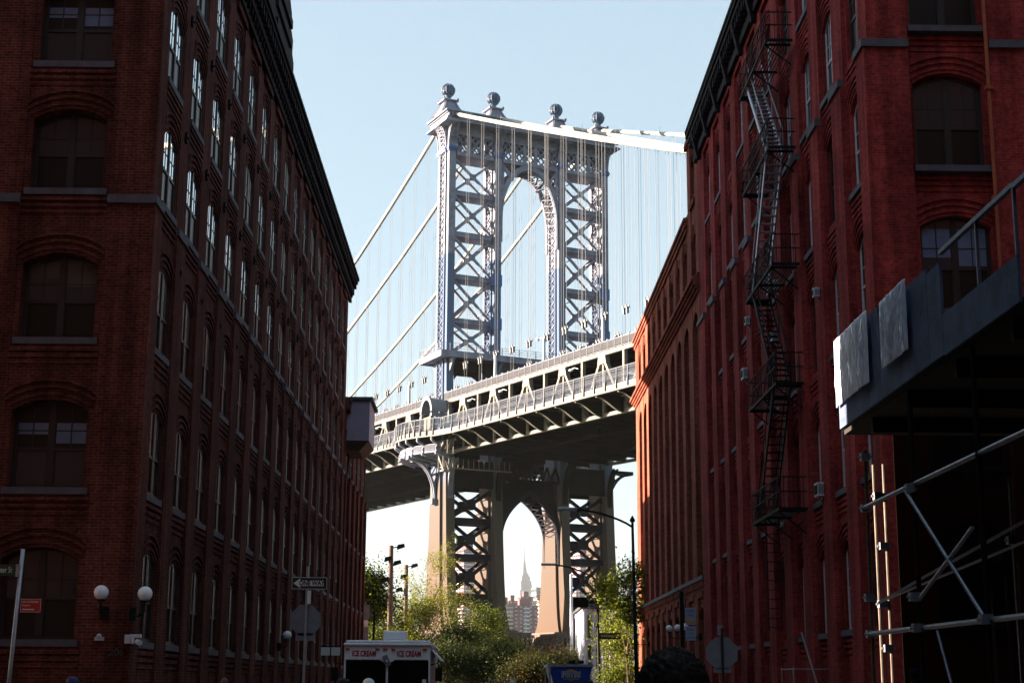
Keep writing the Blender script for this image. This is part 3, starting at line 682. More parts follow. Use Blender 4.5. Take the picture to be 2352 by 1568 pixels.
# laced portal truss under the cornice
for a, b in ((LEG[0]+.85, LEG[1]-.85), (LEG[1]+.85, LEG[2]-.85), (LEG[2]+.85, LEG[3]-.85)):
    mb = MB()
    for y in (-2.0, 2.0):
        mb.box(a, b, y-.22, y+.22, 87.85, 88.5); mb.box(a, b, y-.22, y+.22, 91.5, 92.0)
        n = max(3, round((b-a)/2.3)); wv = (b-a)/n
        for i in range(n):
            x0 = a+i*wv; x1 = x0+wv
            mb.bar((x0, y, 88.5), (x1, y, 91.5), .24, .2, (0, 1, 0)); mb.bar((x1, y, 88.5), (x0, y, 91.5), .24, .2, (0, 1, 0))
            if i: mb.box(x0-.28, x0+.28, y-.18, y+.18, 88.5, 91.5)
            xm = (x0+x1)/2
            for f0, f1 in ((.25, .5), (.5, .25), (.75, .5), (.5, .75)):
                pass
            mb.bar((xm, y, 88.5), (x0, y, 90.0), .13, .12, (0, 1, 0)); mb.bar((xm, y, 88.5), (x1, y, 90.0), .13, .12, (0, 1, 0))
            mb.bar((xm, y, 91.5), (x0, y, 90.0), .13, .12, (0, 1, 0)); mb.bar((xm, y, 91.5), (x1, y, 90.0), .13, .12, (0, 1, 0))
            mb.box(xm-.35, xm+.35, y-.10, y+.10, 89.65, 90.35)
    mb.box(a, b, -1.8, 1.8, 87.9, 88.0)
    k = a+.3
    while k < b-.3: mb.box(k, k+.3, -1.8, 1.8, 91.55, 91.95); k += 1.4
    mb.box(a-.6, b+.6, -1.9, 1.9, 92.0, 93.0)
    mb.build('portal_truss', M['steel'], BR, local=True)
# braced side bays: struts and X panels
def xpanel(a, b, z0, z1, gus, m, wd=.42, ys=(-1.25, 1.25)):
    mb = MB(); c = ((a+b)/2, (z0+z1)/2)
    for y in ys:
        for p, q in (((a, z0), (b, z1)), ((b, z0), (a, z1))):
            mb.bar((p[0], y, p[1]), (q[0], y, q[1]), wd, .30, (0, 1, 0))
            d = Vector((q[0]-p[0], 0, q[1]-p[1])).normalized(); nn = Vector((-d.z, 0, d.x))
        g = gus; mb.prism([(c[0]-g, c[1]-g*.45), (c[0]-g*.45, c[1]-g), (c[0]+g*.45, c[1]-g), (c[0]+g, c[1]-g*.45), (c[0]+g, c[1]+g*.45), (c[0]+g*.45, c[1]+g), (c[0]-g*.45, c[1]+g), (c[0]-g, c[1]+g*.45)], ID, y-.19, y+.19)
        for (x, sx) in ((a, 1), (b, -1)):
            for (z, sz) in ((z0, 1), (z1, -1)):
                mb.prism([(x-sx*.1, z), (x+sx*1.0*gus, z), (x-sx*.1, z+sz*1.0*gus)], ID, y-.17, y+.17)
    for p, q in (((a, z0), (b, z1)), ((b, z0), (a, z1))):     # ties between the two planes
        for t in (.2, .8):
            x = p[0]+(q[0]-p[0])*t; z = p[1]+(q[1]-p[1])*t; mb.bar((x, ys[0], z), (x, ys[1], z), .12)
    return mb.build('cross_brace', m, BR, local=True)
ZU = [54.3, 59.62, 67.05, 74.35, 81.43, 87.9]
ZL = [15.05, 21.26, 26.97, 32.2]
for a, b in ((LEG[0]+.8, LEG[1]-.8), (LEG[2]+.8, LEG[3]-.8)):
    for i in range(5):
        xpanel(a, b, ZU[i]+(.4 if i else 0), ZU[i+1]-.4, .5, M['steel'])
        if i:
            mb = MB(); mb.box(a-.05, b+.05, -1.6, 1.6, ZU[i]-.42, ZU[i]+.42)
            for y in (-1.6, 1.6):
                for z in (-.42, .30): mb.box(a, b, y-.08, y+.08, ZU[i]+z, ZU[i]+z+.12)
            mb.build('tower_strut', M['steel'], BR, local=True)
            if i < 3:
                mb = MB()
                for tc in (b+.8,): mb.box(tc-1.3, tc+.75, -2.42, -2.30, ZU[i]-1.0, ZU[i]+1.0)
                mb.build('gusset_plate', M['steelb'], BR, local=True)
    for i in range(3):
        xpanel(a, b, ZL[i]+.4, ZL[i+1]-.4, .85, M['steelg'] if 'steelg' in M else M.setdefault('steelg', mat('shaded_blue_steel', (.022, .020, .030), .8, var=.2, scale=.5, spec=.05)), .56, (-1.7, 1.7))  # lower bays use a darker copy of the steel, deck shade included
        mb = MB(); mb.box(a-.05, b+.05, -2.0, 2.0, ZL[i]-.48, ZL[i]+.48)
        mb.build('tower_strut', M['steelg'], BR, local=True)
    mb = MB(); n = 10; A = [(a+(b-a)*t/n, 12.6+1.5*sin(pi*t/n)) for t in range(n+1)]
    mb.strip(A, [(x, 14.6) for x, z in A], ID, -2.9, 2.9); mb.build('lower_arch', M['steelg'], BR, local=True)
    # plate girder under the deck
    mb = MB(); mb.box(a, b, -2.9, -2.5, 32.2, 36.5); mb.box(a, b, 2.5, 2.9, 32.2, 34.6); mb.build('web_plate', M['steeld'], BR, local=True)
    # plate and knees below the platform
    mb = MB(); A = [(a+(b-a)*t/12, 49.6+1.6*min(1, 4*min(t/12, 1-t/12))**.6) for t in range(13)]
    mb.strip(A, [(x, 52.9) for x, z in A], ID, -2.3, -2.1); mb.strip(A, [(x, 52.9) for x, z in A], ID, 2.1, 2.3); mb.build('platform_girder', M['steeld'], BR, local=True)
# arches of the centre bay
def archband(f, z0, z1, name, m, yy, wd, spandrel=None):
    a, b = LEG[1]+.8, LEG[2]-.8; c = (a+b)/2; hw = (b-a)/2
    n = 28; inner = []; outer = []
    for k in range(n+1):
        s = -1+2*k/n; inner.append((c+f(s)[0]*(hw-.1), f(s)[1]))
    for k, p in enumerate(inner):
        q0 = inner[max(k-1, 0)]; q1 = inner[min(k+1, n)]; d = Vector((q1[0]-q0[0], q1[1]-q0[1])).normalized()
        x = p[0]-d.y*wd; x = max(a-.1, min(b+.1, x)); outer.append((x, p[1]+d.x*wd))
    mb = MB()
    for y in (-yy, yy): mb.strip(inner, outer, ID, y-.2, y+.2)
    for k in range(n):
        p, q = inner[k], inner[k+1]
        mb.bar((p[0], -yy, p[1]), (q[0], yy, q[1]), .10, .22, (1, 0, 1)); mb.bar((p[0], yy, p[1]), (q[0], -yy, q[1]), .10, .22, (1, 0, 1))
    for y in (-yy, yy): mb.strip([(x, z) for x, z in inner], [(x*1, z) for x, z in inner] if 0 else [(p[0]*.985+c*.015, p[1]-.03) for p in inner], ID, y-.35 if y > 0 else y, y if y > 0 else y+.35)
    return mb, inner, outer, a, b, c
def fU(s):      # tall round arch: crown 87.2, springing 76, feet to 74
    a = abs(s)
    if a > .86: return (math.copysign(1, s), 78-(a-.86)/.14*4)
    t = a/.86*pi/2; return (math.copysign(sin(t)**1.0, s), 78+9.2*cos(t)**1.0)
mb, inner, outer, a, b, c = archband(fU, 0, 0, 'arch', None, 1.95, .85)
for y in (-1.95, 1.95):
    mb.box(c-.3, c+.3, y-.15, y+.15, 87.6, 88)
    for s in (-1, 1):
        mb.bar((c+s*5.3, y, 87.7), (c+s*3.2, y, 84.9), .5, .3, (0, 1, 0)); mb.box(c+s*5.1-.2, c+s*5.1+.2, y-.15, y+.15, 81, 87.8)
        mb.bar((c+s*1.6, y, 87.8), (c+s*2.1, y, 86.8), .35, .3, (0, 1, 0)); mb.bar((c+s*3.4, y, 87.8), (c+s*3.1, y, 85.6), .3, .3, (0, 1, 0))
mb.build('portal_arch', M['steel'], BR, local=True)
def fD(s):      # pointed arch below the deck: crown 31.7
    a = abs(s)
    if a > .80: return (math.copysign(1, s), 22.2-(a-.80)/.20*1.8)
    t = a/.80; return (math.copysign(1-(1-t)**3.0, s), 31.7-9.5*t**1.0)
mb, inner, outer, a, b, c = archband(fD, 0, 0, 'arch', None, 2.5, .75)
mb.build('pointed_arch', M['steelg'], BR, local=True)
mb = MB()
for y in (-2.6, 2.6):
    zt_ = 36.3 if y < 0 else 35.5
    half = [p for p in outer if p[0] <= c+.01 and p[1] > 25]
    for s in (-1, 1):
        pts = [(c+s*(p[0]-c)*-1 if s > 0 else p[0], p[1]) for p in half]
        edge = a if s < 0 else b
        mb.strip(pts[2:], [(edge+(c-edge)*k/(len(pts)-1), 33.6) for k in range(len(pts))][2:], ID, y-.1, y+.1)
    mb.box(a, b, y-.12, y+.12, 33.6, 34.1)
    for k in range(7):
        x = a+(b-a)*(k+.5)/7; mb.bar((x-.8, y, 34.1), (x, y, zt_), .3); mb.bar((x+.8, y, 34.1), (x, y, zt_), .3)
mb.build('spandrel', M['steeld'], BR, local=True)
# tower platform with railing
PF = MB(); PF.box(-2.3, 31.8, -4.5, 4.5, 53.1, 53.35); PF.box(-2.35, 31.85, -4.55, -4.35, 52.85, 53.9); PF.box(-2.35, 31.85, 4.35, 4.55, 52.85, 53.9); PF.box(-2.35, -2.15, -4.35, 4.35, 52.85, 53.9); PF.box(31.65, 31.85, -4.35, 4.35, 52.85, 53.9)
for tc in LEG:
    for s in (-1, 1): PF.hexa([(tc-.2, s*2.3, 50.6), (tc+.2, s*2.3, 50.6), (tc+.2, s*2.5, 50.6), (tc-.2, s*2.5, 50.6), (tc-.2, s*2.3, 52.9), (tc+.2, s*2.3, 52.9), (tc+.2, s*4.3, 52.9), (tc-.2, s*4.3, 52.9)])
pf = PF.build('tower_platform', M['steel'], BR, local=True)
mb = MB()
for y in (-4.45, 4.45):
    for z in (54.3, 54.7, 55.1): mb.bar((-2.25, y, z), (31.75, y, z), .05)
    for k in range(23): mb.bar((-2.25+k*34/22, y, 53.9), (-2.25+k*34/22, y, 55.15), .09)
for x in (-2.25, 31.75):
    for z in (54.3, 54.7, 55.1): mb.bar((x, -4.45, z), (x, 4.45, z), .05)
    for k in range(7): mb.bar((x, -4.45+k*8.9/6, 53.9), (x, -4.45+k*8.9/6, 55.15), .09)
mb.build('railing', M['steel'], pf, local=True)
# ---- deck
PNL = 11.1
def zb(l): return 37.9+.0325*l if l < 30 else 38.875+.0325*(l-30)-.00012*(l-30)**2
def zt(l): return zb(l)+7.75
def zf(l): return 39.4+.034*l if l < 30 else 40.42+.034*(l-30)-.00012*(l-30)**2
L0_, L1_ = -8.5-PNL*9, -8.5+PNL*22
ks = range(-9, 22)
def segs(step=PNL/2):
    l = L0_
    while l < L1_-.01: yield l, l+step; l += step
def truss(tc, m):
    q = MB()
    for l0, l1 in segs(PNL):
        q.hexa([(tc-.3, l0, zb(l0)-.45), (tc+.3, l0, zb(l0)-.45), (tc+.3, l1, zb(l1)-.45), (tc-.3, l1, zb(l1)-.45), (tc-.3, l0, zb(l0)), (tc+.3, l0, zb(l0)), (tc+.3, l1, zb(l1)), (tc-.3, l1, zb(l1))])
        q.hexa([(tc-.3, l0, zt(l0)), (tc+.3, l0, zt(l0)), (tc+.3, l1, zt(l1)), (tc-.3, l1, zt(l1)), (tc-.3, l0, zt(l0)+.6), (tc+.3, l0, zt(l0)+.6), (tc+.3, l1, zt(l1)+.6), (tc-.3, l1, zt(l1)+.6)])
    for k in ks:
        l = -8.5+PNL*k
        for s in (-1, 1): q.bar((tc, l, zt(l)+.1), (tc, l+s*PNL/2, zb(l+s*PNL/2)), .42, .56, (1, 0, 0))
        q.bar((tc, l, zb(l)), (tc, l, zt(l)), .34, .26, (1, 0, 0)); m_ = l+PNL/2; q.bar((tc, m_, zb(m_)), (tc, m_, zt(m_)), .46, .5, (1, 0, 0))
        q.prism([(l-.9, zt(l)), (l+.9, zt(l)), (l+1.15, zt(l)-1.1), (l-1.15, zt(l)-1.1)], YZ, tc-.33, tc+.33)
        q.prism([(m_-1.3, zb(m_)), (m_+1.3, zb(m_)), (m_+.5, zb(m_)+1.0), (m_-.5, zb(m_)+1.0)], YZ, tc-.33, tc+.33)
    return q.build('stiffening_truss', m, BR, local=True)
t0 = truss(0, M['steelw'])
for i, x in enumerate((8.7, 20.85, 29.3)):
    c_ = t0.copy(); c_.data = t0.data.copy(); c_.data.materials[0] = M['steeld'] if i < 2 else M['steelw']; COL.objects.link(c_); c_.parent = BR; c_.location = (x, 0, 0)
mb = MB()
for l0, l1 in segs():
    def sl(x0, x1, f, a_, b_): mb.hexa([(x0, l0, f(l0)+a_), (x1, l0, f(l0)+a_), (x1, l1, f(l1)+a_), (x0, l1, f(l1)+a_), (x0, l0, f(l0)+b_), (x1, l0, f(l0)+b_), (x1, l1, f(l1)+b_), (x0, l1, f(l1)+b_)])
    sl(.35, 28.95, zb, 1.35, 1.6)
    for x in (2.4, 4.6, 6.6, 10.8, 13, 15, 17, 19, 23, 25, 27): sl(x, x+.28, zb, .75, 1.35)
    # floor beam and lower laterals
    mb.box(.3, 29, l0-.2, l0+.2, zb(l0)-.25, zb(l0)+1.0)
    mb.bar((.3, l0, zb(l0)-.3), (8.6, l1, zb(l1)-.3), .2); mb.bar((20.9, l0, zb(l0)-.3), (29.2, l1, zb(l1)-.3), .2)
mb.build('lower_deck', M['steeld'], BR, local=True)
mb = MB()
for l0, l1 in segs():
    sl(.35, 8.4, zt, .1, .45); sl(21.1, 28.95, zt, .1, .45); sl(-.45, .35, zt, .62, .8)
    mb.box(.3, 29, l0-.18, l0+.18, zt(l0)-.6, zt(l0)+.1)
mb.build('upper_deck', M['steeld'], BR, local=True)
def fence(tc, f, z0, z1, step, pw, name, panel, post, l0=L0_, l1=L1_, studs=False):
    q = MB(); l = l0
    while l < l1-.01:
        e = min(l+step, l1)
        q.hexa([(tc-.015, l, f(l)+z0), (tc+.015, l, f(l)+z0), (tc+.015, e, f(e)+z0), (tc-.015, e, f(e)+z0), (tc-.015, l, f(l)+z1), (tc+.015, l, f(l)+z1), (tc+.015, e, f(e)+z1), (tc-.015, e, f(e)+z1)]); l = e
    o = q.build(name, panel, BR, local=True)
    q = MB(); l = l0
    while l < l1-.01:
        e = min(l+step, l1); q.bar((tc, l, f(l)+z1), (tc, e, f(e)+z1), .10); q.bar((tc, l, f(l)+z0+.03), (tc, e, f(e)+z0+.03), .07)
        q.bar((tc-.05, l, f(l)+z0-.25), (tc-.02, l, f(l)+z1), pw, pw)
        if studs: q.box(tc-.12, tc+.12, l-.12, l+.12, f(l)+z1, f(l)+z1+.22)
        l = e
    q.build('fence_post', post, o, local=True); return o
gf = fence(-.42, zt, .62, 1.75, 1.85, .07, 'upper_fence', mat('grey_fence_panel', (.060, .060, .068), .85, var=.15, spec=.03), M['steel'], studs=True)
# cantilever walkway with a bulge round the tower leg
def tw(l): return -4.4 if abs(l+.5) > 9.4 else -4.4-2.5*(cos((l+.5)/9.4*pi)*.5+.5)**.45
mb = MB(); l = L0_
wl = []
while l < L1_-.01:
    st_ = PNL/2 if abs(l) > 14 else .925; wl.append(l); l += st_
wl.append(L1_)
for l0, l1 in zip(wl, wl[1:]):
    a0, a1 = tw(l0), tw(l1)
    mb.hexa([(a0, l0, zf(l0)+.3), (-.35, l0, zf(l0)+.3), (-.35, l1, zf(l1)+.3), (a1, l1, zf(l1)+.3), (a0, l0, zf(l0)+.45), (-.35, l0, zf(l0)+.45), (-.35, l1, zf(l1)+.45), (a1, l1, zf(l1)+.45)])
wk = mb.build('walkway', M['steeld'], BR, local=True)
mb = MB()
for l0, l1 in zip(wl, wl[1:]):
    a0, a1 = tw(l0), tw(l1)
    mb.hexa([(a0-.12, l0, zf(l0)), (a0, l0, zf(l0)), (a1, l1, zf(l1)), (a1-.12, l1, zf(l1)), (a0-.12, l0, zf(l0)+.78), (a0, l0, zf(l0)+.78), (a1, l1, zf(l1)+.78), (a1-.12, l1, zf(l1)+.78)])
    mb.hexa([(a0-.2, l0, zf(l0)-.08), (a0+.25, l0, zf(l0)-.08), (a1+.25, l1, zf(l1)-.08), (a1-.2, l1, zf(l1)-.08), (a0-.2, l0, zf(l0)), (a0+.25, l0, zf(l0)), (a1+.25, l1, zf(l1)), (a1-.2, l1, zf(l1))])
mb.build('fascia', M['steelw'], wk, local=True)
q = MB(); p_ = MB()
fl = []; l = L0_
while l < L1_: fl.append(l); l += 2.775 if abs(l) > 13 else 1.4
for l0, l1 in zip(fl, fl[1:]):
    a0, a1 = tw(l0)-.06, tw(l1)-.06
    q.hexa([(a0-.01, l0, zf(l0)+.8), (a0+.01, l0, zf(l0)+.8), (a1+.01, l1, zf(l1)+.8), (a1-.01, l1, zf(l1)+.8), (a0-.01, l0, zf(l0)+2.75), (a0+.01, l0, zf(l0)+2.75), (a1+.01, l1, zf(l1)+2.75), (a1-.01, l1, zf(l1)+2.75)])
    p_.bar((a0, l0, zf(l0)+2.75), (a1, l1, zf(l1)+2.75), .09); p_.bar((a0, l0, zf(l0)+1.8), (a1, l1, zf(l1)+1.8), .04)
    p_.bar((a0-.12, l0, zf(l0)+.15), (a0-.03, l0, zf(l0)+2.8), .12, .10)
    if l0 % 1 >= 0: p_.bar((a0-.16, l0, zf(l0)+.2), (a0-.12, l0, zf(l0)+1.2), .22, .16)
q.build('mesh_panel', M['mesh'], wk, local=True); p_.build('fence_post', M['steelg0'], wk, local=True)
q = MB()
for l0, l1 in segs():
    for z in (2.9, 3.35, 3.8, 2.3): q.bar((-.55, l0, zf(l0)+z), (-.55, l1, zf(l1)+z), .05, .06, (1, 0, 0))
    q.bar((-.55, l0, zf(l0)+.4), (-.55, l0, zf(l0)+3.85), .08)
q.build('inner_rail', M['rust'], wk, local=True)
br0 = None
for k in range(-18, 20):
    l = -8.5+PNL/2*k
    if abs(l+.5) < 8.6: continue
    q = MB(); zB, zF = zb(l)-.4, zf(l)-.05
    P = [(-.3-4.0*s, zB+(zF-zB)*s**.55 if 0 else zB+(zF-.12-zB)*(.5-.5*cos(pi*min(1, s*1.02)))) for s in [j/8 for j in range(9)]]
    q.strip(P, [(x, zF+.2) for x, z in P], ID, l-.06, l+.06); q.cur = 1
    q.strip([(x, z-.09) for x, z in P], P, ID, l-.16, l+.16); q.build('floor_bracket', [M['steeld'], M['steelw']], wk, local=True)
    if l > 75: break
# lower gallery, struts and knees below the bulge
mb = MB()
G = [(l, tw(l)*.86+.2, zf(l)-2.4) for l in [-8+.8*k for k in range(20)]]
for (l0, a0, z0), (l1, a1, z1) in zip(G, G[1:]):
    mb.hexa([(a0, l0, z0), (-1, l0, z0), (-1, l1, z1), (a1, l1, z1), (a0, l0, z0+.28), (-1, l0, z0+.28), (-1, l1, z1+.28), (a1, l1, z1+.28)])
    mb.bar((a0, l0, z0+1.25), (a1, l1, z1+1.25), .09); mb.bar((a0, l0, z0+.5), (a1, l1, z1+.5), .06)
    for t in (0, .33, .66): mb.bar((a0+(a1-a0)*t, l0+(l1-l0)*t, z0+.28), (a0+(a1-a0)*t, l0+(l1-l0)*t, z0+1.25), .12, .1)
ga = mb.build('gallery', M['steel'], BR, local=True)
mb = MB()
for k in (0, 4, 8, 12, 16, 19):
    l, a, z = G[k]; P = [(tw(l)+.1, zf(l)), (tw(l)+.05, zf(l)-.6), (a+.25, zf(l)-1.2), (a-.12, zf(l)-1.8), (a+.05, z+.2), (a+.3, z-.3), (-1.6, z-1.0)]
    for p0, p1 in zip(P, P[1:]): mb.bar((p0[0], l, p0[1]), (p1[0], l, p1[1]), .3, .34, (0, 1, 0))
    mb.sphere((a-.05, l, z-.15), .34, 8, 6)
mb.build('scroll_strut', M['steel'], ga, local=True)
def knee(P, W, d0, d1, wd, m, name):
    q = MB(); n = len(P)
    Q = []
    for i in range(n):
        a_ = P[max(i-1, 0)]; b_ = P[min(i+1, n-1)]; d = Vector((b_[0]-a_[0], b_[1]-a_[1])).normalized(); Q.append((P[i][0]-d.y*wd, P[i][1]+d.x*wd))
    q.strip(P, Q, W, d0, d0+.22); q.strip(P, Q, W, d1-.22, d1)
    q.strip(P, [(p[0]*.7+r[0]*.3, p[1]*.7+r[1]*.3) for p, r in zip(P, Q)], W, d0+.22, d1-.22)
    return q, Q
for tc, s in ((LEG[0], -1), (LEG[3], 1)):
    P = [(tc+s*(1.2+4.3*(1-cos(t))), 30.3+6.3*sin(t)) for t in [pi/2*k/10 for k in range(11)]]
    q, Q = knee(P, ID, -.45, .45, .35*(1 if s > 0 else -1)*-1, None, '')
    for k in range(2, 11, 2):
        q.bar((tc+s*1.1, 0, P[k][1]+.5), (P[k][0], 0, P[k][1]), .3); q.bar((tc+s*1.1, 0, P[k][1]+.5), (P[k-2][0], 0, P[k-2][1]), .2)
    q.box(min(tc+s*1.1, tc+s*2.0), max(tc+s*1.1, tc+s*2.0), -.6, .6, 29.5, 30.4)
    q.box(min(tc+s*1.1, tc+s*6.2), max(tc+s*1.1, tc+s*6.2), -.5, .5, 36.4, 37.0)
    q.build('knee_bracket', M['steel'] if s < 0 else M['steelg'], BR, local=True)
for tc in LEG:
    P = [(-(3.2+2.2*(1-cos(t))), 30.3+6.0*sin(t)) for t in [pi/2*k/8 for k in range(9)]]
    q, Q = knee(P, YZ, tc-.45, tc+.45, -.3, None, ''); q.build('knee_bracket', M['steel'] if tc < 5 else M['steeld'], BR, local=True)
# hood over the walkway portal
mb = MB(); cy, r = -1.6, 2.4
o_ = [(cy-r*cos(t), 43.9+r*1.1*sin(t)) for t in [pi*k/16 for k in range(17)]]; i_ = [(cy-(r-.55)*cos(t), 43.9+(r-.55)*1.1*sin(t)) for t in [pi*k/16 for k in range(17)]]
mb.strip(o_, i_, YZ, -3.6, -3.2); i2 = [(cy-(r-.22)*cos(t), 43.9+(r-.22)*1.1*sin(t)) for t in [pi*k/16 for k in range(17)]]
mb.strip(i2, i_, YZ, -3.2, -.8)
for s in (-1, 1): mb.box(-3.6, -.8, cy+s*(r-.3)-.3, cy+s*(r-.3)+.3, 43.1, 43.62)
hd = mb.build('portal_hood', mat('grey_hood_sheet', (.12, .14, .17), .5, var=.15), BR, local=True)
mb = MB()
for s in (-1, 1):
    for x in (-3.4, -1.2): mb.box(x-.28, x+.28, cy+s*1.9-.28, cy+s*1.9+.28, 39.8, 43.1)
mb.box(-3.3, -3.1, cy-1.6, cy+1.6, 39.8, 43.2); mb.build('pillar', M['steelw'], hd, local=True)
# maintenance stair under the deck beside the leg
mb = MB()
for x in (-3.4, -2.4):
    mb.bar((x, -8.5, 38.6), (x, -6.6, 36.2), .12, .3); mb.bar((x, -6.6, 36.2), (x, -8.4, 34.0), .12, .3); mb.bar((x, -6.6, 36.2), (x, -6.6, 33.8), .1)
    mb.bar((x, -8.5, 39.6), (x, -6.6, 37.2), .08); mb.bar((x, -8.4, 34.0), (x, -8.4, 38.5), .1); mb.bar((x, -10, 38.6), (x, -10, 36.3), .1)
for k in range(8): mb.box(-3.4, -2.4, -8.5+k*.24, -8.3+k*.24, 38.5-k*.3, 38.56-k*.3); mb.box(-3.4, -2.4, -6.7-k*.22, -6.5-k*.22, 36.1-k*.27, 36.16-k*.27)
mb.box(-3.6, -2.2, -9.0, -7.6, 33.7, 33.95)
for k in range(14): mb.bar((-3.0+k*.9, -7.2, 34.6), (-3.0+k*.9, -7.2, 36.0), .08)
mb.box(-3.2, 9, -7.4, -6.9, 34.4, 34.55)
mb.build('service_stair', M['steelw'], BR, local=True)
# ---- cables
CB = [(.2, 96.0, .43, .0003, .40, .00089), (8.7, 96.5, .428, .0002, .40, .00089), (20.85, 97.0, .41, 0.0, .405, .00089), (29.3, 97.6, .355, 0.0, .405, .00085)]
CB = [(t, z0, a, b, c, d) for t, z0, a, b, c, d in CB]
def cz(cb, l):
    t, z0, a, b, c, d = cb
    return z0+a*l+b*l*l if l < 0 else z0-.25-c*l+d*l*l
nh = 0; proto_h = None; rest = MB()
for ci, cb in enumerate(CB):
    pts = [(cb[0], l, cz(cb, l)) for l in [-140+10*k for k in range(13)]+[-12, -6, -2]]+[(cb[0], l, cz(cb, l)) for l in [2, 6, 12, 25, 40, 55, 70, 85, 100, 120, 140, 160, 180, 200, 224, 235]]
    mb = MB(); mb.tube(pts, .33, 12)
    l = -107.9
    while l < 230:
        if abs(l) > 3:
            z = cz(cb, l); dz = (cz(cb, l+.5)-cz(cb, l-.5)); mb.tube([(cb[0], l-.35, z-.35*dz), (cb[0], l+.35, z+.35*dz)], .352, 12)
        l += PNL/2
    for s in (-1, 1): mb.tube([(cb[0], s*.6, cz(cb, s*2)), (cb[0], s*3.0, cz(cb, s*3))], .46, 10)
    cab = mb.build('main_cable', M['cable'], BR, local=True, smooth=False); mb = MB()
    l = -110
    while l < 200:   # hand ropes above the cable
        z = cz(cb, l); mb.bar((cb[0]-.3, l, z), (cb[0]-.3, l, z+1.15), .035) if abs(l) > 5 else None
        z2 = cz(cb, l+PNL)
        l += PNL
    mb.build('hand_rope', M['rope'], cab, local=True)
    for k in range(-12, 34):
        l = -8.5+PNL/2*k+ (0)
        if abs(l) < 4.5: continue
        top = cz(cb, l); bot = zt(l)+.3
        if top < bot+1: continue
        q = MB() if (k < 13) else rest
        for dy in (-.42, .42):
            q.bar((cb[0], l+dy, bot), (cb[0], l+dy, top), .036)
            if top > bot+9:
                zz = bot+5.2; q.box(cb[0]-.24, cb[0]+.24, l+dy-.2, l+dy+.2, zz, zz+.14); q.box(cb[0]-.16, cb[0]+.16, l+dy-.12, l+dy+.12, zz-.7, zz)
                for dx in (-.2, .2): q.box(cb[0]+dx-.06, cb[0]+dx+.06, l+dy-.07, l+dy+.07, zz+.1, zz+.45)
        if k < 13: q.build('hanger', M['rope'], BR, local=True); nh += 1
tag(rest.build('hangers_over_the_river', M['rope'], BR, local=True), kind='stuff')
# lamp posts on the deck edge
for l in (-53, -36, -20, 14, 30.8, 47):
    q = MB(); q.tube([(-.1, l, zt(l)+.5), (-.1, l, zt(l)+5.2)], [.26, .2], 8); q.tube([(-.1, l, zt(l)+4.7), (-.1, l+.3, zt(l)+5.3), (-.1, l+1.6, zt(l)+5.5)], .05, 5) if l in (-36,) else None
    if l == -36: q.sphere((-.1, l+1.9, zt(l)+5.45), .3, 10, 6)
    q.build('deck_mast', M['white'], BR, local=True)
for l in (-47, -25, -14, 25):                                            # roadway lamps inside the truss
    q = MB(); q.tube([(-.6, l, zt(l)-.9), (-.9, l+.5, zt(l)-.7), (-.9, l+1.3, zt(l)-.75)], .06, 5); q.sphere((-.9, l+1.5, zt(l)-.85), .3, 10, 6, sy=1.4, sz=.6)
    q.build('road_lamp', M['globe'], BR, local=True)

# ------------------------------------------------------------------ street furniture
UP = (R(90), 0, 0)
def globe_lamp(x, y, z, side, label, group='globe lamps on the brick walls', yoff=0):
    o = empty('globe_lamp', (x, y, z-.5)); tag(o, label, 'lamp', group)
    q = MB(); wx, wy = side
    q.tube([(wx, wy, z-.45), ((wx+x)/2, (wy+y)/2, z-.5), (x, y, z-.4), (x, y, z-.17)], .025, 6); q.lathe([(.09, -.2), (.1, -.17), (.06, -.13)], (x, y, z), 10)
    q.box(wx-.08, wx+.08, wy-.08, wy+.08, z-.6, z-.3); q.build('bracket', M['black'], o)
    q = MB(); q.sphere((x, y, z), .17, 20, 14); q.build('globe', M['globe'], o, smooth=True)
globe_lamp(-8.99, 36.4, 3.70, (-8.99, 36.85), 'white globe lamp, left one of the pair on the dark brick wall at far left')
globe_lamp(-7.99, 36.45, 3.68, (-8.35, 36.95), 'white globe lamp at the corner edge of the left warehouse')
globe_lamp(-7.95, 62.1, 3.50, (-8.25, 62.1), 'white globe lamp below and left of the octagonal sign back')
globe_lamp(8.68, 76.0, 4.32, (9.8, 76.0), 'white globe lamp nearest the street on the far right brick wall, leftmost of three')
globe_lamp(8.98, 75.0, 4.32, (9.8, 75.0), 'white globe lamp in the middle of three on the far right brick wall')
globe_lamp(9.10, 73.2, 4.30, (9.8, 73.2), 'white globe lamp half behind the parking notice')
globe_lamp(8.95, 97.0, 4.55, (9.8, 97.0), 'sunlit globe lamp beside the far right street light pole')
# one way and stop sign on one post at the far left corner
o = empty('traffic_sign', (-4.62, 39.5, 0)); tag(o, 'black and white ONE WAY sign above the back of an octagonal sign on one post', 'sign')
q = MB(); q.bar((-4.62, 39.5, 0), (-4.60, 39.5, 4.55), .06); q.build('post', M['galv'], o)
q = MB(); q.box(-4.99, -4.09, 39.44, 39.46, 3.98, 4.28); pl = q.build('arrow_plate', M['signk'], o, bevel=.004)
q = MB()
for a in ((-4.98, -4.10, 4.265, 4.275), (-4.98, -4.10, 3.985, 3.995), (-4.98, -4.97, 3.995, 4.265), (-4.11, -4.10, 3.995, 4.265)): q.box(a[0], a[1], 39.434, 39.437, a[2], a[3])
q.prism([(-4.94, 4.13), (-4.77, 4.25), (-4.77, 4.20), (-4.18, 4.20), (-4.18, 4.06), (-4.77, 4.06), (-4.77, 4.01)], ID, 39.433, 39.437)
q.build('arrow', M['signw'], o)
text('ONE WAY', .165, M['signk'], o, (0.14, -.072, 4.13), UP, .003, .006, .82)
q = MB(); c = (-4.62, 3.22); rr = .38/cos(pi/8)
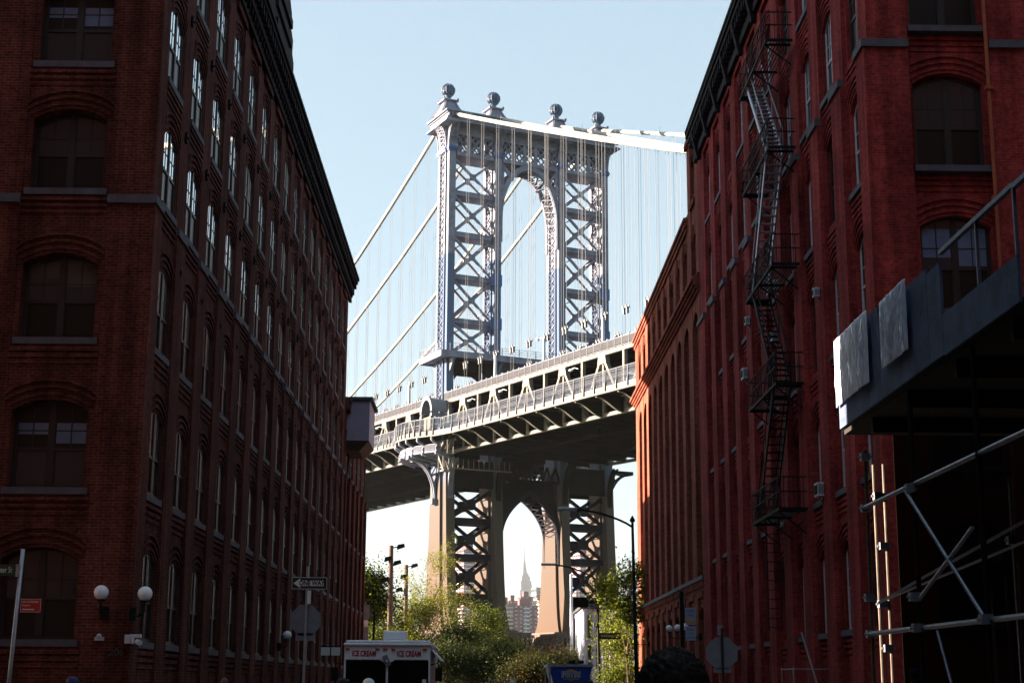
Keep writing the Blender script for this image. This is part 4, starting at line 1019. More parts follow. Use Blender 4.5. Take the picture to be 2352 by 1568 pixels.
q.prism([(c[0]+rr*cos(pi/8+k*pi/4), c[1]+rr*sin(pi/8+k*pi/4)) for k in range(8)], ID, 39.54, 39.545); q.box(-4.85, -4.39, 39.54, 39.545, 2.72, 2.9)
q.build('sign_back', M['signback'], o)
q = MB(); q.box(-4.58, -4.50, 39.42, 39.52, 3.62, 3.95); q.build('side_plate', M['signw'], o)
o = empty('traffic_sign', (5.68, 38.5, 0)); tag(o, 'grey back of an octagonal sign on its post at the right corner', 'sign')
q = MB(); q.bar((5.70, 38.46, 0), (5.68, 38.46, 3.05), .06); q.build('post', M['signk'], o)
q = MB(); c = (5.68, 2.45); q.prism([(c[0]+rr*cos(pi/8+k*pi/4), c[1]+rr*sin(pi/8+k*pi/4)) for k in range(8)], ID, 38.5, 38.505); q.box(5.46, 5.90, 38.5, 38.505, 1.98, 2.09)
q.build('sign_back', M['signback'], o)
q = MB(); q.box(5.57, 5.70, 38.44, 38.45, 2.88, 3.12); q.build('small_plate', M['signback'], o)
# street name + red sign post, far left
o = empty('street_name_sign', (-10.05, 33.5, 0)); tag(o, 'tall grey post with Water St name blade and small red parking sign at far left', 'sign')
q = MB(); q.tube([(-10.15, 33.5, 0), (-10.0, 33.5, 4.45)], .045, 10); q.build('post', M['galv'], o, smooth=True)
q = MB(); q.box(-10.95, -10.13, 33.48, 33.5, 3.88, 4.12); q.build('name_blade', M['signg'], o)
text('Water St', .17, M['signw'], o, (-.10-.04, -.03, 4.0), UP, .002, 0, .62, align='RIGHT')
q = MB(); q.box(-10.10, -10.03, 33.42, 33.56, 3.86, 4.12); q.build('blade_bracket', M['galv'], o)
q = MB(); q.box(-9.95, -9.51, 33.43, 33.445, 3.11, 3.40); q.build('red_plate', M['signr'], o, bevel=.004)
q = MB()
for a in ((-9.94, -9.52, 3.385, 3.39), (-9.94, -9.52, 3.12, 3.125), (-9.94, -9.935, 3.125, 3.385), (-9.525, -9.52, 3.125, 3.385)): q.box(a[0], a[1], 33.424, 33.427, a[2], a[3])
q.box(-9.90, -9.66, 33.424, 33.427, 3.165, 3.185); q.prism([(-9.92, 3.175), (-9.88, 3.195), (-9.88, 3.155)], ID, 33.424, 33.427); q.prism([(-9.64, 3.175), (-9.68, 3.195), (-9.68, 3.155)], ID, 33.424, 33.427)
q.build('border', M['signw'], o)
text('NO STANDING', .055, M['signw'], o, (.14, -.077, 3.33), UP, .001, 0, .9, align='LEFT'); text('Anytime', .055, M['signw'], o, (.14, -.077, 3.26), UP, .001, 0, .9, align='LEFT')
# parking notice on pole by the factory
o = empty('parking_sign', (6.1, 50, 0)); tag(o, 'blue and white parking notice with yellow stripe on a dark pole', 'sign')
q = MB(); q.bar((6.12, 50, 0), (6.12, 50, 4.6), .12); q.build('post', M['black'], o)
q = MB(); q.box(6.22, 6.56, 49.93, 49.96, 3.55, 4.08); q.box(6.22, 6.56, 49.93, 49.96, 3.15, 3.50)
q.box(6.22, 6.56, 49.93, 49.96, 3.06, 3.13)
q.build('panel', mat('sign_pale_blue', (.28, .34, .50), .5, var=.1), o)
q = MB(); q.box(6.22, 6.56, 49.915, 49.928, 3.62, 3.70); q.build('yellow_stripe', M['gold'], o)
for z_, s_ in ((3.98, .1), (3.84, .07), (3.40, .09), (3.28, .06)): text('PARK', s_, M['navy'], o, (.29, -.085, z_), UP, .001)
# left far green-white notices
o = empty('parking_sign', (-8.3, 107.5, 0)); tag(o, 'grey parking notices stacked on a leaning post past the left brick wall', 'sign')
q = MB(); q.bar((-8.0, 107.5, 0), (-7.86, 107.5, 6.4), .14); q.build('post', M['black'], o)
q = MB(); q.box(-8.75, -8.22, 107.4, 107.45, 5.9, 6.9); q.box(-8.75, -8.25, 107.4, 107.45, 4.1, 5.35); q.build('panel', M['signback'], o)
q = MB(); q.box(-8.98, -8.3, 107.35, 107.39, 5.4, 5.86); q.build('arrow_plate', M['signw'], o)
q = MB(); q.box(-8.9, -8.4, 107.33, 107.345, 5.46, 5.50); q.build('arrow', M['red'], o)
text('P', .3, M['signr'], o, (-.5, -.165, 5.68), UP, .002)
# cobra head street lights on the right pavement
def street_light(x, y, h, ax, az, label, extra=None):
    o = empty('street_lamp', (x, y, 0)); tag(o, label, 'street lamp', 'street lamps on the right pavement')
    q = MB(); q.tube([(x+.15, y, 0), (x+.1, y, h*.3), (x, y, h)], [.13, .10, .065], 10); q.lathe([(.3, 0), (.28, .5), (.18, .6)], (x+.15, y, 0), 12)
    q.lathe([(.12, 0), (.14, .1), (.02, .32)], (x, y, h), 8); q.build('pole', M['black'], o, smooth=True)
    q = MB(); n = 10; P = [(x+(ax-x)*t/n, y, h-.25+(az-h+.25)*sin(pi/2*(t/n)**.85)) for t in range(n+1)]
    q.tube(P, [.06]*n+[.045], 6); q.build('arm', M['black'], o)
    q = MB(); q.box(ax-.62, ax+.35, y-.13, y+.13, az-.06, az+.10); q.build('luminaire', M['galv'], o, bevel=.04)
    q = MB(); q.box(x-.25, x-.12, y-.1, y+.1, h*.62, h*.62+.25); q.build('photocell', M['galv'], o)
    return o
street_light(7.05, 77, 9.55, 3.95, 10.15, 'dark curved arm street lamp nearest the brick factory corner')
s2 = street_light(7.05, 103, 8.6, 3.95, 9.35, 'second street lamp further down with floodlights and street name board')
q = MB()
for dx, z in ((-1.6, 6.9), (.55, 6.85)): q.box(7.05+dx, 7.05+dx+1.0, 102.8, 103.3, z-.3, z+.35); q.bar((7.05, 103, z+.1), (7.05+dx+.5, 103, z), .1)
q.build('floodlight', M['black'], s2)
q = MB(); q.box(7.2, 8.6, 102.95, 103.0, 4.55, 4.95); q.build('name_board', M['signk'], s2)
text('WASHINGTON', .22, M['signw'], s2, (.85, -.07, 4.75), UP, .002, 0, .85)
q = MB()
q.tube([(8.3, 103, 6.6), (8.2, 103, 6.0), (7.5, 103, 5.8), (7.1, 103, 6.6)], .03, 5); q.build('loose_cable', M['white'], s2)
def pole(name, label, x, y, h, r, m, heads, cat, grp):
    o = empty(name, (x, y, 0)); tag(o, label, cat, grp)
    q = MB(); q.tube([(x+.05, y, 0), (x, y, h)], [r*1.25, r*.9], 10); q.build('pole', m, o, smooth=True)
    for dx, dz in heads:
        q = MB(); q.bar((x, y, h+dz-.15), (x+dx, y, h+dz), .08); q.hexa([(x+dx-.3, y-.3, h+dz-.25), (x+dx+.3, y-.3, h+dz-.05), (x+dx+.3, y+.3, h+dz-.05), (x+dx-.3, y+.3, h+dz-.25), (x+dx-.25, y-.2, h+dz+.1), (x+dx+.25, y-.2, h+dz+.2), (x+dx+.25, y+.2, h+dz+.2), (x+dx-.25, y+.2, h+dz+.1)])
        q.build('floodlight', M['black'], o)
    return o
pole('timber_pole', 'tall timber pole with floodlights standing just right of the left brick wall', -7.62, 120, 12.0, .2, M['wood'], [(.75, -.05), (.5, -1.3), (-.45, -2.6), (-.2, -1.0)], 'pole', 'floodlight poles in the park')
pole('timber_pole', 'slimmer floodlight pole half hidden in the bare spring trees', -7.5, 140, 12.0, .2, M['wood'], [(.75, -.05), (-.6, -2.2), (-.2, -1.0)], 'pole', 'floodlight poles in the park')
pole('flag_pole', 'thin pale pole in front of the right tower legs', 6.75, 130, 10.6, .13, M['white'], [], 'pole', None)
# cameras, box and number on the left corner
o = empty('security_camera', (-8.2, 36.7, 2.6)); tag(o, 'small white security camera on the corner below the globe lamps', 'camera')
q = MB(); q.box(-8.43, -8.28, 36.55, 36.9, 2.55, 2.75); q.box(-8.3, -8.05, 36.5, 36.62, 2.68, 2.76); q.build('mount', M['white'], o, bevel=.01)
q = MB(); q.tube([(-8.15, 36.6, 2.60), (-8.02, 36.35, 2.56)], .06, 10); q.build('barrel', M['white'], o)
o = empty('wall_light', (-9.06, 36.75, 2.65)); tag(o, 'tiny warm wall light left of the security camera', 'light')
q = MB(); q.box(-9.16, -8.98, 36.7, 36.9, 2.62, 2.70); q.sphere((-9.06, 36.72, 2.72), .06, 8, 6); q.build('fitting', M['white'], o)
M['numb'] = mat('dull_bronze', (.05, .045, .05), .7)
o = empty('house_number', (-8.67, 36.88, 2.35)); tag(o, 'raised metal house number 206 on the dark left wall', 'number'); text('206', .24, M['numb'], o, (0, -.03, 0), UP, .01)
o = empty('wall_notice', (-8.3, 79, 3)); tag(o, 'pair of pale notices projecting from the left wall beside the ice cream truck', 'notice')
q = MB(); q.box(-8.0, -7.05, 75, 75.05, 3.35, 3.4); q.build('rail', M['black'], o)
for a in (-7.98, -7.50):
    q = MB(); q.box(a, a+.42, 74.98, 75.03, 2.95, 3.32); q.build('plate', M['signw'], o)
# air conditioners
def aircon(y, z, wd, label):
    o = empty('air_conditioner', (9.7, y, z)); tag(o, label, 'air conditioner', 'window air conditioners on the right warehouse')
    q = MB(); hh = .2+.42*wd; q.box(9.58, 10.3, y-wd/2, y+wd/2, z, z+hh); q.build('casing', M['white'], o, bevel=.015)
    q = MB()
    for k in range(5): q.box(9.62+k*.045, 9.64+k*.045, y-wd/2-.008, y-wd/2+.004, z+.06, z+hh-.06)
    for k in range(6): q.box(9.572, 9.584, y-wd/2+.04+k*wd/7, y-wd/2+.04+(k+.4)*wd/7, z+.06, z+hh-.06)
    q.build('grille', M['black'], o)
    q = MB(); q.bar((9.65, y, z), (9.85, y, z-.25), .03); q.build('strut', M['galv'], o)
aircon(58.1, 13.1, .5, 'white window air conditioner left of the fire escape, biggest and alone')
aircon(45.4, 7.1, .5, 'white window air conditioner right of the lower fire escape on a lit grille')
aircon(51.2, 14.85, .32, 'air conditioner behind the upper fire escape stair')
aircon(51.8, 13.2, .36, 'air conditioner under the one behind the fire escape stair')
aircon(44.8, 13.0, .2, 'small air conditioner in the window right of the middle fire escape landing')
aircon(57.1, 15.0, .25, 'small air conditioner just above the biggest one left of the fire escape')

# ------------------------------------------------------------------ ice cream truck
M['truckw'] = mat('truck_white', (.84, .88, .95), .4, var=.06)
T = empty('ice_cream_truck', (-2.9, 48, 0)); tag(T, 'white ice cream truck parked on the left with dark twin windshield', 'truck')
x0, x1, y0, y1 = -4.13, -1.68, 45.0, 51.5
q = MB()
q.box(x0, x1, y0+.1, y1, .45, .95); q.box(x0, x0+.05, y0+.3, y1, .95, 2.78); q.box(x1-.05, x1, y0+1.3, y1, .95, 2.78); q.box(x0, x1, y1-.05, y1, .95, 2.78)
q.box(x0, x1, y0, y0+.25, .95, 1.25); q.box(x0, x1, y0+.02, y0+.3, 2.33, 2.72)
q.prism([(x0+1.0, 2.335), (x1-1.0, 2.335), (x1-1.18, 2.22), (x0+1.18, 2.22)], ID, y0+.02, y0+.2)
q.box(x0, x0+.05, y0, y0+.3, 1.25, 2.34); q.box(x1-.05, x1, y0, y0+.3, 1.25, 2.34); q.box((x0+x1)/2-.03, (x0+x1)/2+.03, y0+.02, y0+.2, 1.25, 2.3)
q.box(x1-.05, x1, y0+.3, y0+.4, .95, 2.78)
q.build('body', M['truckw'], T, bevel=.02)
q = MB(); q.box(x0-.02, x1+.02, y0-.06, y1, 2.72, 2.80); q.box(x0+.04, x1-.04, y0, y1-.05, 2.80, 2.88); q.build('roof', M['truckw'], T, bevel=.035)
q = MB(); q.box(x0+1.03, x0+1.70, y0+1.0, y0+1.9, 2.88, 3.18); q.build('roof_vent', M['truckw'], T, bevel=.06)
for a, b in ((x0+.05, (x0+x1)/2-.03), ((x0+x1)/2+.03, x1-.05)):
    q = MB(); q.box(a, b, y0+.08, y0+.11, 1.25, 2.34); q.build('windshield', M['wind'], T)
for cx in ((x0+x1)/2-.66, (x0+x1)/2+.62): text('ICE CREAM', .22, M['red'], T, (cx+2.9, -3.0+.012-.0, 2.50), UP, .004, .008, .62)
for cx in (x0+.10, (x0+x1)/2-.28, (x0+x1)/2-.06, (x0+x1)/2+.17, x1-.16):
    q = MB(); q.box(cx-.06, cx+.06, y0-.02, y0+.03, 2.60, 2.65); q.build('marker_lamp', M['amber'], T)
q = MB(); q.hexa([((x0+x1)/2+a, y0-.06, 2.42+b) for a, b in ((-.14, 0), (-.02, -.30), (.12, -.22), (0, .06))]+[((x0+x1)/2+a, y0-.03, 2.42+b) for a, b in ((-.14, 0), (-.02, -.30), (.12, -.22), (0, .06))])
q.build('air_horn_box', M['signback'], T)
q = MB(); q.sphere(((x0+x1)/2-.01, y0-.07, 2.3), .035, 8, 6); q.build('lens', M['signw'], T)
q = MB(); q.box(x0+.16, x0+.45, y0+.05, y0+.075, 1.48, 1.68); q.box(x1-.22, x1-.11, y0+.05, y0+.075, 1.60, 1.80); q.build('sticker', M['signw'], T)
q = MB(); q.box(x1-.32, x1-.14, y0+.05, y0+.075, 1.50, 1.55); q.box(x0+.08, x0+.16, y0+.05, y0+.075, 1.74, 1.79); q.build('permit_label', M['signback'], T)
for s, xx in ((-1, x0), (1, x1)):
    q = MB(); q.tube([(xx, y0+.25, 2.2), (xx+s*.22, y0+.05, 2.25), (xx+s*.25, y0, 2.1)], .02, 5); q.box(xx+s*.25-.10, xx+s*.25+.10, y0-.04, y0+.04, 1.75, 2.12); q.build('mirror', M['black'], T)
q = MB(); q.hexa([(x1, 45.9, 2.62), (x1+.28, 45.9, 2.30), (x1+.28, 49, 2.30), (x1, 49, 2.62), (x1, 45.9, 2.66), (x1+.30, 45.9, 2.34), (x1+.30, 49, 2.34), (x1, 49, 2.66)]); q.build('awning', M['signw'], T)
for yy in (46.0, 50.3):
    for xx in (x0+.15, x1-.15):
        q = MB(); q.tube([(xx-.13, yy, .42), (xx+.13, yy, .42)], .42, 20); wv = q.build('wheel', M['rubber'], T)
        q = MB(); q.tube([(xx-.14, yy, .42), (xx+.14, yy, .42)], .22, 14); q.build('rim', M['galv'], wv)
for xx in (x0+.35, x1-.35):
    q = MB(); q.tube([(xx, y0-.05, .85), (xx, y0+.1, .85)], .10, 12); q.build('headlight', M['signw'], T)
q = MB(); q.box(x0-.02, x1+.02, y0-.2, y0-.02, .45, .65); q.build('bumper', M['galv'], T)

# blue container truck
T = empty('container_truck', (4.5, 91, 0)); tag(T, 'blue open topped container truck lettered PETRI parked before the shrubs', 'truck')
q = MB(); q.hexa([(3.72, 88, 1.0), (5.34, 88, 1.0), (5.34, 94, 1.0), (3.72, 94, 1.0), (3.34, 88, 2.62), (5.72, 88, 2.62), (5.72, 94, 2.62), (3.34, 94, 2.62)]); q.build('container', M['blue'], T)
q = MB(); q.box(3.24, 5.80, 87.92, 94.1, 2.62, 2.76); q.box(3.3, 3.42, 87.9, 88, 1.6, 2.62); q.build('rim_rail', M['galv'], T)
q = MB(); q.box(3.8, 5.2, 88.3, 98, .6, 1.0); q.box(3.4, 5.7, 94.6, 97, .9, 2.5); q.build('chassis', M['black'], T)
for yy in (90, 92.5, 96.5):
    for xx in (3.6, 5.4):
        q = MB(); q.tube([(xx-.15, yy, .5), (xx+.15, yy, .5)], .5, 18); q.build('wheel', M['rubber'], T)
for xx in (4.5, 5.0):
    q = MB(); q.tube([(xx, 88.1, 2.88), (xx+.2, 87.9, 2.88)], .10, 12); q.build('work_lamp', M['black'], T)
q = MB(); q.box(5.35, 5.52, 88.0, 88.1, 2.78, 3.02); q.build('beacon', M['signw'], T)
text('PETRI', .40, M['signw'], T, (.05, -3.03+.0, 2.19), UP, .003, .028, 1.05); text('PETRI', .40, M['navy'], T, (.05, -3.045, 2.19), UP, .003, -.002, 1.05)
q = MB(); q.prism([(4.15, 2.38), (4.55, 2.50), (4.95, 2.38)], ID, 87.955, 87.965); q.box(4.1, 5.0, 87.955, 87.965, 1.94, 1.98); q.prism([(4.4, 1.92), (4.7, 1.92), (4.55, 1.86)], ID, 87.955, 87.965)
q.build('emblem', M['gold'], T)

# ------------------------------------------------------------------ pavement shed and scaffold near right
S = empty('pavement_shed', (7.5, 10, 0)); tag(S, 'dark plywood sided pavement shed on tube scaffold at the right', 'scaffold')
q = MB(); q.box(5.06, 10.4, -20, 21.9, 5.20, 5.32)
for k in range(22): q.box(5.1, 10.3, -19.5+k*1.9, -19.4+k*1.9, 5.0, 5.2)
q.build('deck', M['plank'], S)
for a, b, h in ((19.5, 21.9, 6.50), (17.25, 19.48, 6.40), (16.7, 17.23, 6.33)):
    q = MB(); q.box(5.0, 5.03, a, b, 5.28, h); q.build('parapet_panel', M['ply'], S)
q = MB(); q.box(5.0, 5.03, 14.2, 16.68, 5.26, 5.72); q.build('parapet_panel', M['ply'], S)
q = MB(); q.box(5.03, 10.3, 21.87, 21.9, 5.3, 6.45); q.build('parapet_panel', M['ply'], S)
q = MB(); q.bar((5.02, 14.2, 6.42), (5.02, 16.7, 6.44), .05); q.bar((5.02, 14.22, 5.3), (5.02, 14.22, 6.42), .035); q.bar((5.02, 15.4, 5.3), (5.02, 15.4, 6.42), .035); q.bar((5.02, -20, 6.4), (5.02, 14.2, 6.4), .05)
for k in range(16): q.bar((5.02, 12.8-k*2.0, 5.3), (5.02, 12.8-k*2.0, 6.42), .035)
q.build('guard_rail', M['tubes'], S)
def tube(p, q_, r=.03, m='tubes', name='tube'):
    b = MB(); b.tube([p, q_], r, 8)
    return b.build(name, M[m], S, smooth=False)
M['upr'] = mat('sun_warm_tube', (.10, .07, .05), .6, metal=.2, var=.4, scale=5)  # warm sunlight on the uprights is put into this tube colour
tube((5.12, 21.05, 0), (5.14, 21.05, 4.85), .028, 'upr', 'upright')
tube((5.42, 21.75, 0), (5.42, 21.75, 4.75), .024, 'upr', 'upright'); tube((5.54, 21.7, 0), (5.55, 21.7, 4.75), .024, 'upr', 'upright')
for y in (18.4, 15.9, 13.4, 10.9): tube((5.06, y, 0), (5.06, y, 5.2), .032, 'black', 'upright')
for y in (19.6, 14.9, 10): tube((6.62, y, 0), (6.62, y, 4.3), .028, name='upright')
tube((9.6, 29.0, 0), (9.6, 29.0, 3.7), .028, name='upright')
tube((5.07, 21.05, 4.05), (5.07, 8, 4.07), .03, name='ledger'); tube((5.07, 21.05, 2.37), (5.07, 8, 2.33), .03, name='ledger')
tube((4.97, 18.5, 4.0), (5.0, 15.8, 2.36), .022, name='brace'); tube((4.99, 18.1, 2.70), (5.0, 16.05, 3.3), .022, name='brace')
tube((5.3, 21.3, 2.80), (6.6, 19.0, 3.7), .022, name='brace'); tube((5.4, 21.2, 2.85), (6.9, 18.4, 3.6), .018, name='brace')
tube((5.05, 17.7, 2.3), (5.05, 17.1, 1.5), .02, name='brace'); tube((5.0, 20.4, 1.0), (5.0, 15.8, 1.2), .025, name='ledger')
for (x, y, z) in ((5.1, 21.0, 4.05), (5.1, 21.0, 2.37), (5.1, 21.0, 2.85), (5.45, 21.7, 2.8), (5.5, 21.7, 3.6), (5.5, 21.7, 2.2), (5.0, 18.4, 2.72), (5.02, 18.4, 2.36), (5.02, 15.85, 2.36), (5.02, 18.4, 4.0), (5.12, 21.0, 4.75), (5.45, 21.7, 4.3), (6.6, 19.6, 3.5)):
    q = MB(); q.box(x-.06, x+.06, y-.06, y+.06, z-.05, z+.05); q.tube([(x-.09, y, z), (x+.09, y, z)], .018, 6)
    q.build('coupler', M['galv'], S)
def tarp(a, b, za, zb_, label, seed):
    rr = random.Random(seed); q = MB(); nx, nz = 110, 50; ph = [rr.uniform(0, 6) for _ in range(6)]
    for j in range(nz+1):
        for i in range(nx+1):
            u = i/nx; v = j/nz
            d = .55*min(1, 8*u+.15, 8*(1-u)+.15)*(.11*abs(noise.noise((u*11+ph[0], v*1.0, ph[1])))+.06*abs(noise.noise((u*22+v*3, v*2.2, ph[2])))+.03*noise.noise((u*40, v*7, ph[3])))*(.25+.75*sin(pi*min(.97, max(.03, v)))**.5)
            q.v.append((4.955-d, a+(b-a)*u, zb_+.12*u*(b-a)*-.0+(za-zb_)*(1-v)*1.0))
    for j in range(nz):
        for i in range(nx): k = j*(nx+1)+i; q.face(k, k+1, k+nx+2, k+nx+1)
    o = q.build('tarpaulin', M['tarp'], None, smooth=True); tag(o, label, 'tarpaulin', 'tarpaulins hung on the shed parapet')
    m_ = o.modifiers.new('solid', 'SOLIDIFY'); m_.thickness = .004
M['tarp'] = mat('white_plastic_sheet', (.70, .76, .92), .25, var=.1, spec=1.0)
tarp(19.88, 21.85, 6.55, 5.58, 'creased white plastic sheet at the end of the shed parapet, the wider one', 3)
tarp(17.95, 19.2, 6.47, 5.60, 'creased white plastic sheet, the narrower one nearer the camera', 5)
q = MB(); q.box(6.04, 10.4, 22.98, 23.0, 0.15, 5.62); dark_sheet = q.build('shade_sheet', screen('black_shade_sheet', (.006, .004, .003), .8), None); tag(dark_sheet, 'dark see-through sheet added as the shade behind the pavement shed', 'shade sheet')  # dark sheet stands in for the deep shade behind the scaffold
# leaning ladder and ruler-like prop against the right warehouse
o = empty('leaning_post', (7.6, 38, 0)); tag(o, 'pale metal post leaning on the pavement before the right warehouse', 'post')
q = MB(); q.bar((8.35, 38.0, 0), (7.55, 38.05, 2.95), .10, .03); q.build('bar', M['galv'], o)
o = empty('street_name_sign', (9.62, 30, 0)); tag(o, 'dim post with dark street name board behind the scaffold', 'sign')
q = MB(); q.tube([(9.68, 30, 0), (9.62, 30, 3.6)], .04, 8); q.build('post', M['galv'], o)
q = MB(); q.box(9.35, 9.95, 29.93, 29.96, 3.85, 4.05); q.box(9.59, 9.65, 29.96, 30.02, 3.5, 4.1); q.build('board', M['signk'], o); text('NE', .15, M['signback'], o, (-.1, -.085, 3.95), UP, .002)
# shop front base details on the right warehouse
o = empty('loading_stair', (8.6, 44, 0)); tag(o, 'dark railed steps against the foot of the right warehouse', 'steps')
q = MB()
for k in range(4): q.box(8.7, 9.7, 44+.3*k, 47, 0+.18*k, .18+.18*k)
q.build('steps', M['stone'], o); q = MB()
for z in (1.7, 2.15): q.bar((8.7, 45.2, z), (8.7, 47, z), .03); q.bar((8.7, 45.2, z), (9.7, 45.2, z), .03)
for y in (45.2, 47): q.bar((8.7, y, .5), (8.7, y, 2.2), .03)
q.build('rail', M['galv'], o)

# ------------------------------------------------------------------ car park beyond the right corner
o = empty('park_building', (11, 118, 0)); tag(o, 'white ribbed two storey building behind the right street tree', 'building')
q = MB(); q.box(7.2, 10.3, 122, 132, 0, 7.4); q.box(10.3, 16, 122, 132, 0, 4.6)
for k in range(5): q.box(7.3+k*.65, 7.55+k*.65, 121.7, 122, 0, 7.2)
q.build('wall', M['white'], o)
panes(o, [(7.62+k*.65, 7.85+k*.65, 121.93, 122.01, z, z+1.7) for k in range(4) for z in (.6, 2.9, 5.2)]+[(10.6+k*.9, 11.2+k*.9, 121.96, 122.02, z, z+1.4) for k in range(6) for z in (.6, 2.6)], M['glass'])
q = MB(); q.box(7.0, 10.5, 121.6, 132.2, 7.4, 7.6); q.box(10.4, 16.2, 121.7, 132.2, 4.6, 4.8); q.build('roof', M['roof'], o)
o = empty('car_park_gate', (11, 112, 0)); tag(o, 'white framed entrance with PARK lettering and green strip beside the far right corner', 'gate')
q = MB()
for x in (8.05, 9.3, 9.9, 10.9): q.box(x, x+.10, 112, 112.1, 0, 3.6)
q.box(8.0, 11.6, 111.95, 112.15, 3.5, 3.66); q.box(8.6, 11.6, 111.95, 112.1, 2.3, 2.36)
for k in range(18): q.box(8.1+k*.19, 8.13+k*.19, 112.02, 112.06, 0, 2.3)
q.build('frame', M['white'], o)
q = MB(); q.box(8.7, 11.6, 111.8, 112.3, 4.75, 4.92); q.build('green_strip', mat('mint_awning', (.15, .55, .35), .5), o)
text('PARK', .75, M['signw'], o, (-.95, -.2, 4.05), UP, .03, .01, .62)
for x, y, h, lb in ((8.25, 108, 6.9, 'slim white pole, left of two by the car park gate'), (9.95, 108.3, 6.9, 'slim white pole, right of two by the car park gate')):
    pole('slim_pole', lb, x, y, h, .06, M['white'], [], 'pole', 'slim poles by the car park')

# ------------------------------------------------------------------ trees and shrubs
LF = [leafmat('leaf_fresh', (.16, .19, .016)), leafmat('leaf_mid', (.048, .062, .010)), leafmat('leaf_dark', (.014, .020, .006)), leafmat('leaf_bud', (.17, .125, .026)), leafmat('leaf_plum', (.06, .03, .018))]
def tree(name, label, x, y, h, rad, nleaf, mats, seed, trunk_r=.12, crown0=.35, ls=.16, cat='tree', grp=None, clump=26, spread=1.0, twig=True):
    r = random.Random(seed); o = empty(name, (x, y, 0)); tag(o, label, cat, grp)
    tk = MB(); tips = []
    def limb(p, d, ln, rr, dep):
        pts = [p]; n = 4
        for i in range(n):
            d = (d+Vector((r.uniform(-.22, .22), r.uniform(-.22, .22), r.uniform(-.05, .15)))).normalized(); p = p+d*ln/n; pts.append(p)
        tk.tube(pts, [rr*(1-.5*i/n) for i in range(n+1)], 6 if rr > .05 else 4, caps=False)
        if dep == 0: tips.append(p); return
        for k in range(r.choice((2, 3, 3))):
            a = r.uniform(0, 2*pi); t = r.uniform(.4, 1); base = pts[min(n, int(t*n)+1)] if k else p
            nd = (d*r.uniform(.6, 1)+Vector((cos(a), sin(a), r.uniform(.1, .7)))*r.uniform(.5, .95)*spread).normalized()
            limb(base, nd, ln*r.uniform(.6, .82), rr*.55, dep-1)
        tips.append(p)
    stems = 1 if trunk_r > .09 else 4
    for s in range(stems):
        limb(Vector((x+r.uniform(-.3, .3)*(stems > 1), y+r.uniform(-.3, .3)*(stems > 1), 0)), Vector((r.uniform(-.15, .15), r.uniform(-.15, .15), 1)), h*crown0, trunk_r, 4 if stems == 1 else 3)
    # fit the crown into its box
    zs = max(t.z for t in tips); f = h/zs*.97
    xr = max(max(abs(t.x-x), abs(t.y-y)) for t in tips) or 1; g = rad/xr
    def T_(v): return Vector((x+(v[0]-x)*(g if v[2] > h*.15 else 1), y+(v[1]-y)*(g if v[2] > h*.15 else 1), v[2]*f))
    tk.v = [tuple(T_(v)) for v in tk.v]; tips = [T_(t) for t in tips]
    tk.build('trunk', M['bark'], o, recalc=False)
    lf = MB(); tips = [t for t in tips if t.z > h*.18] or tips
    cl = [(t+Vector((r.gauss(0, .25), r.gauss(0, .25), r.gauss(0, .2))), r.uniform(.5, 1.3), r.choice(range(len(mats)))) for t in tips for _ in range(2)]
    for i in range(nleaf):
        t, sz, mi = cl[r.randrange(len(cl))]; s = sz*clump/40
        c = t+Vector((r.gauss(0, s), r.gauss(0, s), r.gauss(0, s*.75)))
        if c.z < .2: continue
        a = Vector((r.gauss(0, 1), r.gauss(0, 1), r.gauss(0, .7))).normalized(); b = a.cross(Vector((r.gauss(0, 1), r.gauss(0, 1), r.gauss(0, 1)))).normalized(); u = ls*r.uniform(.5, 1.3)
        k = len(lf.v); lf.v += [tuple(c-a*u*.5), tuple(c+b*u*.28), tuple(c+a*u*.5), tuple(c-b*u*.28)]
        lf.cur = mi if r.random() < .7 else r.randrange(len(mats)); lf.face(k, k+1, k+2, k+3)
    lf.build('crown', [LF[i] for i in mats], o, recalc=False)
    return o
G1 = 'trees and shrubs in the park below the bridge'
tree('leafy_tree', 'green tree in new leaf directly beside the left brick wall', -10.3, 122, 10.6, 2.7, 15000, [0, 1, 1, 2], 11, .2, .3, .22, grp=G1)
tree('leafy_tree', 'smaller dark green tree left of the timber pole', -8.6, 128, 8.2, 2.2, 11000, [1, 2, 2], 12, .16, .3, .2, grp=G1)
tree('budding_tree', 'tall sparse budding tree left of the tower leg', -5.6, 133, 14.0, 2.6, 2600, [3, 0], 13, .16, .3, .14, grp=G1, clump=14)
tree('budding_tree', 'sparse yellow budding tree behind the slim floodlight pole', -7.6, 144, 10.8, 2.6, 4200, [3, 0, 0], 14, .14, .28, .16, grp=G1, clump=18)
tree('budding_tree', 'thin bare topped tree against the white sky left of the timber pole', -8.6, 150, 12.6, 2.3, 1500, [3, 0], 15, .12, .3, .12, grp=G1, clump=12)
tree('budding_tree', 'wispy budding tree overlapping the foot of the left tower leg', -3.9, 137, 10.2, 2.2, 3600, [3, 0, 1], 16, .12, .28, .15, grp=G1, clump=16)
tree('budding_tree', 'low yellow green tree right of the timber pole', -6.0, 126, 8.4, 2.1, 6500, [0, 3, 1], 17, .12, .28, .16, grp=G1, clump=20)
